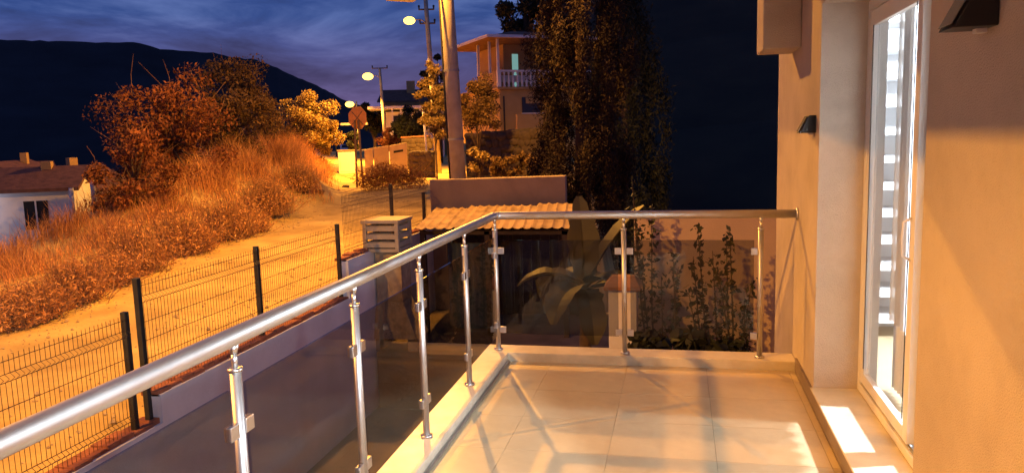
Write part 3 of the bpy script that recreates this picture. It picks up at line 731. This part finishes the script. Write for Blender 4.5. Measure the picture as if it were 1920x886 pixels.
def stone_wall(name, p0, p1, z0, zt0, zt1, th, label, ssize=.3, capm=None, rows=None):
    """rubble wall with each stone of its face a piece of its own"""
    p0 = Vector(p0); p1 = Vector(p1); d = Vector((p1.x-p0.x, p1.y-p0.y, 0)); ln = d.length; d.normalize(); n = Vector((d.y, -d.x, 0))
    if n.dot(CO-p0) < 0: n = -n
    o = thing(name, (p0.x, p0.y, z0), label, 'wall')
    MB().prism([(p0.x, p0.y, z0), (p1.x, p1.y, z0), (p1.x, p1.y, zt1-.04), (p0.x, p0.y, zt0-.04)], -n*th).build('mortar_core', 'mortar', o)
    protos = []
    for k in range(5):
        bm_ = MB().ball((0, 0, 0), .5, .5, .5, 8, 6, jit=.06)
        bm_.v = [tuple(math.copysign(.5*min(1, abs(2*q)*1.28), q) for q in v_) for v_ in bm_.v]
        pr = bm_.build('stone', 'stone', None, True); pr.parent = o; protos.append(pr)
    cnt = 0; h = max(zt0, zt1)-z0; r_ = int(h/ssize/.78)+1
    for j in range(r_):
        u = random.uniform(0, .1)
        while u < ln-.05:
            l = random.uniform(.6, 1.7)*ssize; hh = ssize*.8*random.uniform(.75, 1.45); zc = z0+ssize*.36+j*ssize*.78+random.uniform(-.07, .07)
            if zc+hh*.3 < zt0+(zt1-zt0)*u/ln:
                c_ = p0+d*(u+l/2); sc = (l*1.08, th*.6, hh*1.1); loc = Vector((c_.x, c_.y, zc))-Vector((p0.x, p0.y, z0)) + n*random.uniform(-.04, .015)
                if cnt < 5: s_ = protos[cnt]; s_.location = loc; s_.scale = sc; s_.rotation_euler = (0, 0, math.atan2(d.y, d.x))
                else: share(random.choice(protos), 'stone', o, loc, math.atan2(d.y, d.x), sc)
                cnt += 1
            u += l
    for k in range(cnt, 5): bpy.data.objects.remove(protos[k])
    if capm:
        A = Vector((p0.x, p0.y, zt0-.03)); B = Vector((p1.x, p1.y, zt1-.03)); MB().prism([A+n*.06, B+n*.06, B+n*.06+Vector((0, 0, .09)), A+n*.06+Vector((0, 0, .09))], -n*(th+.12)).build('cap', capm, o)
    return o
a, b = at(872, 250, 29), at(1040, 233, 27); stone_wall('stone_wall', a, b, -.1, a.z, b.z, .35, 'rubble stone terrace wall below the balustraded house', .34)
a, b = at(766, 283, 43), at(806, 284, 41); stone_wall('stone_wall', a, b, -.7, a.z, b.z, .3, 'short rough stone wall at the foot of the tall lamp post', .34)
a, b = at(752, 258, 52), at(803, 255, 51); stone_wall('tile_capped_wall', a, b, -.7, a.z, b.z, .3, 'dark wall with a tiled coping behind the thin pale pole', .36, 'terracotta')

cc = at(652, 293, 100); car = thing('parked_car', (cc.x, cc.y, cc.z), 'white car far down the road under the street lamp', 'car')
vd = (cc-CO); vd.z = 0; vd.normalize(); sd = Vector((vd.y, -vd.x, 0))
prof_ = [(-2.0, .25), (-2.05, .7), (-1.9, .95), (-1.1, 1.05), (-.5, 1.48), (.9, 1.5), (1.7, 1.05), (2.1, .95), (2.1, .25)]
MB().prism([cc+vd*a-sd*.85+Vector((0, 0, b)) for a, b in prof_], sd*1.7).build('body', 'car_white', car, bevel=.06)
m = MB(); m.quad(*[cc+vd*a+sd*b+Vector((0, 0, z)) for a, b, z in ((-1.08, -.72, 1.09), (-1.08, .72, 1.09), (-.56, .62, 1.46), (-.56, -.62, 1.46))])
m.v = [tuple(Vector(q)-vd*.02+Vector((0, 0, .015))) for q in m.v]; m.build('windscreen', 'window_dark', car)
for a in (-1.35, 1.4):
    for b in (-.86, .72):
        p = cc+vd*a+sd*b+Vector((0, 0, .31)); MB().tube([p, p+sd*.16], .31, 14).build('wheel', 'tyre', car)
for b in (-.62, .62): MB().ball(cc-vd*2.03+sd*b+Vector((0, 0, .72)), .04, .13, .09, 8, 6).build('headlight', 'house_white', car)
fb = thing('globe_lamp', at(629, 262, 85), 'small pale globe lamp far off beside the bright tree', 'lamp')
p = at(629, 256, 85); MB().ball(p, .28, n=12, m=8).build('globe', 'far_bulb', fb, True); MB().tube([Vector((p.x, p.y, -.6)), p-Vector((0, 0, .26))], .06, 8).build('post', 'metal_dark', fb)

# ------------------------------------------------------------------ balustraded house on the terrace
hc = at(934, 163, 40); v = Vector((hc.x, hc.y, 0)).normalized(); r_ = Vector((v.y, -v.x, 0)); th = math.radians(22)
A = r_*math.cos(th)+v*math.sin(th); B = -r_*math.sin(th)+v*math.cos(th)
def HP(a, b, z): return Vector((hc.x, hc.y, 0))+A*a+B*b+Vector((0, 0, z))
zb = hc.z; HX = 5.5; HY = 3.0
vh = thing('terrace_house', (hc.x, hc.y, 1.6), 'two storey ochre house with a balustraded porch among the trees', 'house')
def hbox(nm, m_, a0, a1, b0, b1, z0, z1, parent=None, bevel=0):
    return MB().prism([HP(a0, b0, z0), HP(a1, b0, z0), HP(a1, b1, z0), HP(a0, b1, z0)], (0, 0, z1-z0)).build(nm, m_, parent or vh, bevel=bevel)
hbox('lower_wall', 'house_paint', .1, HX, .1, 6, 1.2, zb-.12)
hbox('porch_slab', 'house_paint', -.05, HX, -.1, 6, zb-.119, zb)
hbox('parapet', 'house_paint', 0, .12, .15, HY, zb+.001, zb+.78)
hbox('corner_pier', 'house_white', -.02, .16, -.06, .14, zb+.001, zb+.86)
hbox('balustrade_rail', 'house_white', .161, HX, -.06, .10, zb+.76, zb+.86)
bal = None
for k in range(12):
    p = HP(.36+k*.25, .02, zb+.002)
    if bal is None:
        bal = MB().tube([p+Vector((0, 0, z)) for z in (0, .08, .10, .25, .45, .62, .68, .757)], [.07, .07, .04, .075, .045, .035, .06, .06], 10).build('baluster', 'house_white', vh, True); p00 = p
    else: share(bal, 'baluster', vh, p-p00)
hbox('upper_wall', 'house_paint', 1.25, HX, 2.2, 6, zb+.001, zb+2.45)
pn = hbox('lit_doorway', 'teal_window', 1.75, 2.1, 2.17, 2.198, zb+.05, zb+1.9); pn['label'] = 'doorway glowing teal'
for a, b in ((.05, .05), (.05, 1.2), (.05, HY-.1)): hbox('porch_post', 'house_white', a-.06, a+.06, b-.06, b+.06, zb+.861 if b < .1 else zb+.781, zb+2.42)
hbox('roof_beam', 'house_paint', -.1, HX, -.1, 6, zb+2.421, zb+2.56)
m = MB(); e0 = zb+2.44; rz = zb+3.05; ov = .8
q = [HP(-ov, -ov, e0), HP(HX, -ov, e0), HP(HX, 6, e0), HP(-ov, 6, e0)]; t_ = [HP(1.6, 1.8, rz), HP(HX, 1.8, rz), HP(HX, 4, rz), HP(1.6, 4, rz)]
for k in range(4): m.quad(q[k], q[(k+1) % 4], t_[(k+1) % 4], t_[k])
m.quad(*t_); m.quad(*[x-Vector((0, 0, .03)) for x in q]); m.build('roof', 'roof_tile', vh)
m = MB(); m.prism([q[0]+Vector((0, 0, -.06)), q[1]+Vector((0, 0, -.06)), q[1]+Vector((0, 0, .08)), q[0]+Vector((0, 0, .08))], -B*.03); m.prism([q[3]+Vector((0, 0, -.06)), q[0]+Vector((0, 0, -.06)), q[0]+Vector((0, 0, .08)), q[3]+Vector((0, 0, .08))], -A*.03); m.build('fascia', 'house_white', vh)
wn = hbox('window', 'window_dark', 1.35, 2.5, .06, .095, 2.75, 3.55)
hbox('shutter', 'house_paint', 1.55, 2.45, .02, .055, 3.22, 3.52, wn); hbox('sill', 'house_white', 1.3, 2.55, -.02, .058, 2.68, 2.74, wn)
hbox('lower_parapet', 'house_paint', .5, 3.4, -1.2, -1.02, 1.3, 2.62)
hbox('porch_table', 'house_white', .45, 2.3, .45, .8, zb+.3, zb+.62)
MB().tube([HP(.3, .02, 1.5), HP(.3, .02, 3.6)], .05, 6).build('drain_pipe', 'metal_dark', vh)

# modern villa with the flat roof, far behind the lamps
mc = at(755, 232, 75); mv = thing('modern_villa', (mc.x, mc.y, 1.0), 'pale flat roofed villa with verandah posts beyond the dark trees', 'house')
v2 = Vector((mc.x, mc.y, 0)).normalized(); r2 = Vector((v2.y, -v2.x, 0))
def VP(a, b, z): return Vector((mc.x, mc.y, 0))+r2*a+v2*b+Vector((0, 0, z))
def vbox(nm, m_, a0, a1, b0, b1, z0, z1, p=None): return MB().prism([VP(a0, b0, z0), VP(a1, b0, z0), VP(a1, b1, z0), VP(a0, b1, z0)], (0, 0, z1-z0)).build(nm, m_, p or mv)
vbox('wall', 'house_white', -1.6, 4, 1.5, 7, -1, 4.2)
vbox('roof', 'house_white', -3.2, 4.5, -1, 7, 4.4, 4.65)
for a in (-1.0, -.2, .3, 1.6): vbox('verandah_post', 'house_white', a, a+.15, -.8, -.65, 1.5, 4.4)
wn = vbox('window', 'window_dark', -1.0, .6, 1.42, 1.48, 2.2, 3.8); vbox('frame', 'house_white', -.25, -.18, 1.38, 1.41, 2.2, 3.8, wn)
vbox('awning', 'grey_metal', -5.8, -3.3, -.5, 2, 3.0, 3.2)
c0 = at(770, 180, 82); rf = thing('tiled_house', (c0.x, c0.y, 2), 'dark tiled roof house rising behind the modern villa', 'house')
m = MB(); v2 = Vector((c0.x, c0.y, 0)).normalized(); r2 = Vector((v2.y, -v2.x, 0)); mc = c0
z_ = c0.z-.6
m = MB().prism([VP(-3.5, 0, z_), VP(4, 0, z_), VP(4, 3, z_+1.3), VP(-3, 3, z_+1.3)], (0, 0, .15)); m.build('roof', 'roof_tile', rf); vbox('wall', 'house_paint', -3, 4, .6, 6, -1, z_+.2, rf); vbox('chimney', 'house_paint', -.4, .5, 2, 2.8, z_+1, z_+2.3, rf)

# ------------------------------------------------------------------ houses down the slope on the left
def low_house(px, py, dist, w_, d_, h, rot, label, wallm, porch=False, rise=1.4):
    c = at(px, py, dist); zr = c.z; o = thing('valley_house', (c.x, c.y, zr-h-rise), label, 'house', 'houses down the slope')
    v = Vector((c.x, c.y, 0)).normalized(); r_ = Vector((v.y, -v.x, 0)); a = r_*math.cos(rot)+v*math.sin(rot); b = -r_*math.sin(rot)+v*math.cos(rot)
    def Q(x, y, z): return Vector((c.x, c.y, zr+z))+a*x+b*y
    z1 = -rise; z0 = z1-h
    MB().prism([Q(-w_/2, 0, z0), Q(w_/2, 0, z0), Q(w_/2, d_, z0), Q(-w_/2, d_, z0)], (0, 0, h)).build('wall', wallm, o)
    m = MB(); ov = .45
    m.prism([Q(-w_/2-ov, -ov, z1-.12), Q(-w_/2-ov, d_/2, .0), Q(-w_/2-ov, d_/2, .14), Q(-w_/2-ov, -ov, z1+.02)], a*(w_+2*ov))
    m.prism([Q(-w_/2-ov, d_/2+.01, .0), Q(-w_/2-ov, d_+ov, z1-.12), Q(-w_/2-ov, d_+ov, z1+.02), Q(-w_/2-ov, d_/2+.01, .14)], a*(w_+2*ov))
    rf = m.build('roof', 'roof_tile', o)
    m = MB(); m.prism([Q(-w_/2, 0, z1), Q(-w_/2, d_, z1), Q(-w_/2, d_/2, -.01)], a*.12); m.prism([Q(w_/2-.12, 0, z1), Q(w_/2-.12, d_, z1), Q(w_/2-.12, d_/2, -.01)], a*.12); m.build('gable', wallm, o)
    cx = w_*.22; ch = MB().prism([Q(cx-.2, d_*.4, -.5), Q(cx+.2, d_*.4, -.5), Q(cx+.2, d_*.4+.4, -.5), Q(cx-.2, d_*.4+.4, -.5)], (0, 0, random.uniform(.65, 1.15))).build('chimney', 'house_paint', rf)
    for k in (-.25, .2):
        wn = MB().prism([Q(w_*k-.45, -.02, z1-1.7), Q(w_*k+.45, -.02, z1-1.7), Q(w_*k+.45, -.02, z1-.5), Q(w_*k-.45, -.02, z1-.5)], b*.03).build('window', 'window_dark', o)
        MB().prism([Q(w_*k-.03, -.05, z1-1.7), Q(w_*k+.03, -.05, z1-1.7), Q(w_*k+.03, -.05, z1-.5), Q(w_*k-.03, -.05, z1-.5)], b*.02).build('mullion', 'house_white', wn)
    if porch:  # unseen bulb and light added to brighten the pale house walls
        lp = Q(-w_*.44, -.9, z1-.2); f = MB().ball(lp, .09, n=8, m=6).build('added_porch_bulb', 'added_porch_bulb', o)
        lamp('added_porch_light', 'POINT', lp-Vector((0, 0, .15)), 80, (.72, .76, 1.0), o, .1)
    return o, Q, z1
o, Q, z1 = low_house(15, 322, 38, 4.4, 4, 4.2, -.3, 'white walled house with brown tiled roof at the left edge', 'house_white', True, .75)
o2, Q2, z2 = low_house(138, 318, 43, 4.6, 5, 4.2, .45, 'dark roofed house half hidden behind the dry bush', 'house_white', True, 1.0)
low_house(20, 309, 62, 5, 6, 4, .1, 'farther low house with pale chimney at the left edge', 'house_white', True)
low_house(112, 302, 60, 6, 6, 4, 1.25, 'farther gabled house showing a pale gable above the roofs', 'house_white', True)
for px, y0, y1, lb in ((133, 352, 412, 'pale lit verandah post left of the dry bush'), (172, 338, 372, 'pale broken trunk beside the dark roofed house')):
    a, b = at(px, y0, 30), at(px+2, y1, 30); tag(MB().tube([a, a.lerp(b, .5)+Vector((.03, 0, 0)), b-Vector((0, 0, 1.5))], .075, 8).build('verandah_post', 'house_white'), lb, 'post')

# ------------------------------------------------------------------ plants along the street
def gz(x, y): return float(ground_z(x, y))
# weeds: dry grass over the bank
n = 70000
Y = rng.uniform(5, 46, n); Xe = -11.9-.46*np.clip(Y-26, 0, 60); U = rng.gamma(2.2, 1.25, n)
fl = .5+.5*np.sin(Y*1.9+U*1.1)*np.sin(Y*.7-U*2.1)
keep = (U < 6.0) & (rng.uniform(0, 1, n) < .15+.85*fl**1.5) & ((U > .7) | (rng.uniform(0, 1, n) < .3))
Y, U, Xe, fl = Y[keep], U[keep], Xe[keep], fl[keep]; X = Xe-U-.45+.35*np.sin(Y*1.3)
Bp = np.stack([X, Y, ground_z(X, Y)-.03], 1)
hg = (.18+.80*fl)*np.clip(.35+U*.55, .3, 1.1)*np.clip(.30+.055*(Y-8), .35, 1.15)
tag(npmesh('dry_grass', blades(Bp, hg, .016, .65), 4, 'dry_grass'), 'tall dry orange lit grass covering the roadside bank', 'grass', kind='stuff')
# dry bushes: wiry rounded weeds on the bank
def weed(c, r, h, n_, label, m_='dry_grass', grp='dry weeds on the bank'):
    x, y = c; t = thing('dry_weed', (x, y, gz(x, y)), label, 'weed', grp)
    an = rng.uniform(0, 2*np.pi, n_); el = rng.uniform(.25, 1.5, n_); V = []
    base = np.array([x, y, gz(x, y)]); d = np.stack([np.cos(an)*np.cos(el), np.sin(an)*np.cos(el), np.sin(el)], 1)
    s0 = base + rng.normal(size=(n_, 3))*np.array([r*.3, r*.3, 0.03]); ln = rng.uniform(.5, 1.05, n_)[:, None]*np.array([r, r, h])
    e_ = s0+d*ln; mid = (s0+e_)/2+rng.normal(size=(n_, 3))*.06*r
    wv = np.cross(d, rng.normal(size=(n_, 3))); wv /= np.linalg.norm(wv, axis=1)[:, None]; wv *= .008
    q = np.concatenate([np.stack([s0-wv, s0+wv, mid+wv, mid-wv], 1), np.stack([mid-wv, mid+wv, e_+wv*.5, e_-wv*.5], 1)], 1).reshape(-1, 3)
    npmesh('stalks', q, 4, 'twig', t)
    P = np.concatenate([s0+(e_-s0)*u+rng.normal(size=(n_, 3))*.07*r for u in (.45, .6, .75, .88, 1.0)])
    npmesh('seed_heads', leaves(P, .075, .28, up=.3), 4, m_, t)
weeds = [(240, 395, 18.2, .9), (330, 390, 20, 1.0), (130, 450, 16, .7), (40, 480, 15, .6), (420, 372, 22, 1.1), (500, 352, 25, 1.05), (560, 352, 28, .8), (60, 480, 15.2, .5), (200, 445, 17, .55), (355, 410, 20.4, .6), (5, 495, 14.6, .5), (470, 385, 23, .55)]
desc = ['broad', 'bushy', 'rounded', 'leftmost tall', 'highest', 'far crested', 'far low', 'small front', 'low middle', 'low right', 'lowest front left', 'small roadside']
wp = []
for (px, py, d_, r_), ds in zip(weeds, desc):
    p = at(px, py, d_); wp.append((p.x, p.y)); weed((p.x, p.y), r_*.9, r_*1.15, 900, ds+' dry orange weed on the roadside bank')

def tree(name, base, crown, rad, label, leafm, nleaf, lsize, trunk_r=.12, twigs=0, cat='tree', nclump=26, group=None, up=0, barkm='bark', shell=.6, aspect=.45):
    """base point, crown centre, crown radii: tapered trunk, limbs, leaves gathered in clumps"""
    base = Vector(base); crown = Vector(crown); t = thing(name, base, label, cat, group)
    m = MB(); top = crown+Vector((0, 0, rad[2]*.4))
    m.tube([base-Vector((0, 0, .1)), base.lerp(crown, .4)+Vector((random.uniform(-.1, .1), 0, 0)), crown, top], [trunk_r, trunk_r*.8, trunk_r*.5, trunk_r*.15], 9)
    C = []; R_ = []
    for k in range(nclump):
        d = Vector(rng.normal(size=3)).normalized(); u = random.uniform(.45, .95); c_ = crown+Vector((d.x*rad[0], d.y*rad[1], d.z*rad[2]))*u
        C.append(c_); s_ = random.uniform(.22, .42)*min(rad); R_.append((s_*1.15, s_*1.15, s_*.9))
        o_ = base.lerp(crown, random.uniform(.45, 1)); m.tube([o_, o_.lerp(c_, .5)+Vector((0, 0, -.05*rad[2])), c_], [trunk_r*.35, trunk_r*.22, trunk_r*.06], 5)
    m.build('trunk', barkm, t, True)
    P = clump_pts([tuple(c_) for c_ in C], R_, nleaf, shell)
    npmesh('crown', leaves(P, lsize, aspect, up=up), 4, leafm, t)
    if twigs:
        tw_ = MB()
        for k in range(twigs):
            c_ = random.choice(C); d = Vector(rng.normal(size=3)); d.z = abs(d.z)+1.0; d.normalize(); l = random.uniform(.4, 1.25)*rad[2]*.5
            tw_.tube([c_, c_+d*l*.5+Vector((random.uniform(-.15, .15), 0, .05)), c_+d*l], [.009, .006, .003], 4)
        tag(tw_.build('twigs', 'twig', t), kind='stuff')
    return t
def tree_px(name, cx, cy, wpx, hpx, dist, label, leafm, nleaf, lsize, zb=None, **k):
    c = at(cx, cy, dist); s_ = dist/FPX*1.02; rx = wpx/2*s_; rz = hpx/2*s_
    base = (c.x, c.y, gz(c.x, c.y) if zb is None else zb)
    return tree(name, base, c, (rx, rx*.85, rz), label, leafm, nleaf, lsize, **k)
tree_px('dry_bush', 320, 265, 230, 240, 27, 'big sprawling dry bush with red brown leaves on the bank', 'dry_leaf', 15000, .12, twigs=90, cat='bush', trunk_r=.11, nclump=44)
tree_px('dry_bush', 250, 330, 150, 150, 24, 'lower dry bush spreading at the left of the big one', 'dry_leaf', 6000, .10, twigs=50, cat='bush', trunk_r=.07, nclump=24)
tree_px('dry_bush', 438, 205, 165, 200, 30, 'taller olive brown bush at the crest right of the red one', 'olive_leaf', 13000, .12, twigs=12, cat='bush', trunk_r=.12, nclump=36)
tree_px('round_tree', 500, 240, 110, 130, 36, 'dark olive tree between the dry bush and the bright tree', 'olive_leaf', 9000, .13, trunk_r=.12, nclump=30)
tree_px('round_tree', 578, 240, 105, 135, 46, 'bright lamp lit leafy tree standing at the roadside', 'bright_leaf', 20000, .14, trunk_r=.14, nclump=40, up=.3)
# brush pile across the road
c = at(725, 335, 33)
bp_ = thing('brush_pile', (c.x, c.y, gz(c.x, c.y)), 'dark heap of dry brush lying at the road edge', 'brush')
P = clump_pts([at(px, py, 33) for px, py in ((690, 335), (720, 322), (752, 328), (775, 338), (735, 340), (705, 345))], [(.75, .6, .45)]*6, 9000, .4); P = P[P[:, 2] > -.75]
npmesh('brushwood', leaves(P, .13, .16), 4, 'dry_leaf', bp_)
tw_ = MB()
for k in range(160):
    q = Vector(P[random.randrange(len(P))]); d = Vector(rng.normal(size=3)); d.z = abs(d.z)*.7; tw_.tube([q, q+d.normalized()*random.uniform(.3, .8)], [.012, .004], 4)
tw_.build('sticks', 'twig', bp_)
# oleander by the pole, bushes before the stone wall, dark trees
tree_px('oleander', 812, 195, 62, 150, 25, 'bright flowering oleander behind the tall lamp post', 'bright_leaf', 9000, .085, trunk_r=.04, nclump=46, cat='shrub', up=.5)
tree_px('oleander', 893, 200, 95, 120, 26, 'lamp lit shrub between the thick pole and the ochre house', 'olive_leaf', 9000, .095, trunk_r=.05, nclump=40, cat='shrub')
tree_px('garden_bush', 897, 300, 45, 50, 20.5, 'glossy leafed bush just right of the thick pole', 'bright_leaf', 1500, .11, trunk_r=.03, nclump=16, cat='bush')
tree_px('garden_bush', 945, 312, 60, 45, 21, 'low bush behind the middle of the concrete wall', 'olive_leaf', 2200, .10, trunk_r=.03, nclump=16, cat='bush')
tree_px('garden_bush', 990, 305, 60, 55, 21.5, 'dark bush behind the right end of the concrete wall', 'olive_leaf', 2200, .10, trunk_r=.03, nclump=16, cat='bush')
tree_px('dark_tree', 770, 235, 80, 70, 56, 'dark evergreen in front of the modern villa', 'dark_leaf', 5000, .22, trunk_r=.2)
tree_px('dark_tree', 820, 150, 60, 110, 60, 'black evergreen behind the tall lamp post', 'dark_leaf', 5000, .24, trunk_r=.2)
tree_px('dark_tree', 700, 225, 60, 60, 80, 'feathery dark tree behind the orange sign', 'dark_leaf', 4000, .3, trunk_r=.2)
tree_px('dark_tree', 660, 265, 26, 50, 70, 'small dark round tree beside the road beyond the cabinet', 'dark_leaf', 2500, .22, trunk_r=.12)
tree_px('dark_tree', 735, 262, 60, 40, 58, 'low brown tree beneath the middle street lamp', 'dry_leaf', 3000, .2, trunk_r=.12)
tree_px('dark_tree', 985, 40, 110, 120, 52, 'tall black tree looming behind the ochre house roof', 'dark_leaf', 9000, .26, trunk_r=.3)

# cypress: upright sprays in a tall cone
def conifer(name, px, pyb, pyt, wpx, dist, label, leafm, n_, lsize, group=None):
    b = at(px, pyb, dist); t_ = at(px, pyt, dist); z0 = gz(b.x, b.y); H = t_.z-z0; R_ = wpx/2*dist/FPX
    o = thing(name, (b.x, b.y, z0), label, 'tree', group)
    MB().tube([(b.x, b.y, z0-.1), (b.x, b.y, z0+H*.5), (b.x, b.y, z0+H*.97)], [.22, .14, .02], 9).build('trunk', 'bark', o, True)
    C = []; 
    for k in range(230):
        u = random.random()**.9; r = R_*min(1, (1-u)*2.2+.06)*min(1, .55+u*4)*random.uniform(.55, 1.05); a = random.uniform(0, 2*math.pi)
        C.append((b.x+r*math.cos(a), b.y+r*math.sin(a), z0+H*(.05+.93*u)))
    P = clump_pts(C, [(.012*dist, .012*dist, .036*dist)]*len(C), n_, .35)
    npmesh('crown', leaves(P, lsize, .25, up=.7), 4, leafm, o)
    return o
conifer('cypress_tree', 1092, 320, -230, 180, 18.3, 'broad cypress catching orange lamplight on its left side', 'cypress_leaf', 110000, .085)

conifer('shade_conifer', 1172, 320, -120, 150, 32, 'added black conifer standing in for the unlit right side of the cypress', 'dark_leaf', 40000, .2)  # conifer added to darken the right side of the cypress
tree_px('cover_bush', 1078, 372, 60, 70, 18.2, 'dark bush added to cover the lit slope right of the concrete wall', 'dark_leaf', 5000, .10, trunk_r=.04, cat='bush', zb=-3)  # bush added to hide lit ground that should stay black
# loose gravel on the street and verge
n = 9000
gx = rng.uniform(-12.6, -5.9, n); gy = rng.uniform(2, 34, n)
kp = (np.sin(gx*2.1+gy*.4)+np.sin(gy*1.1-gx)*.7+rng.normal(size=n)*.8 > .3) | (gx < -11.3)
gx, gy = gx[kp], gy[kp]; n = len(gx); gs = rng.gamma(2., .006, n)+.004
ctr = np.stack([gx, gy, ground_z(gx, gy)+gs*.3], 1)
octa = np.array([[1, 0, 0], [0, 1, 0], [-1, 0, 0], [0, -1, 0], [0, 0, .7], [0, 0, -.7]], dtype=float)
fi = [(0, 1, 4), (1, 2, 4), (2, 3, 4), (3, 0, 4), (1, 0, 5), (2, 1, 5), (3, 2, 5), (0, 3, 5)]
pv = ctr[:, None, :]+octa[None]*gs[:, None, None]*rng.uniform(.6, 1.3, (n, 6, 1))
tag(npmesh('gravel', np.concatenate([pv[:, f, :] for f in fi], 1).reshape(-1, 3), 3, 'gravel_stone'), 'loose gravel scattered over the dirt street', 'gravel', kind='stuff')
# roadside stones and litter
for k, (px, py, s_) in enumerate(((262, 462, .5), (420, 440, .22), (300, 462, .4), (648, 352, .2), (600, 362, .18), (330, 458, .25))):
    p = at(px, py, 16); d = ray(px, py); tt = 10.0
    for _ in range(400):
        q = CO+d*tt
        if q.z <= gz(q.x, q.y): break
        tt += .12
    tag(MB().ball((q.x, q.y, gz(q.x, q.y)+s_*.2), s_, s_*.8, s_*.45, 9, 6, jit=.15).build('rock', 'stone'), ['large pale rock at the edge of the dry grass', 'small rock beside the street right of the grass', 'flat rock among the dry grass edge', 'stone lying far up the street', 'pale stone by the far grass edge', 'low stone at the grass edge'][k], 'rock', 'rocks along the verge')
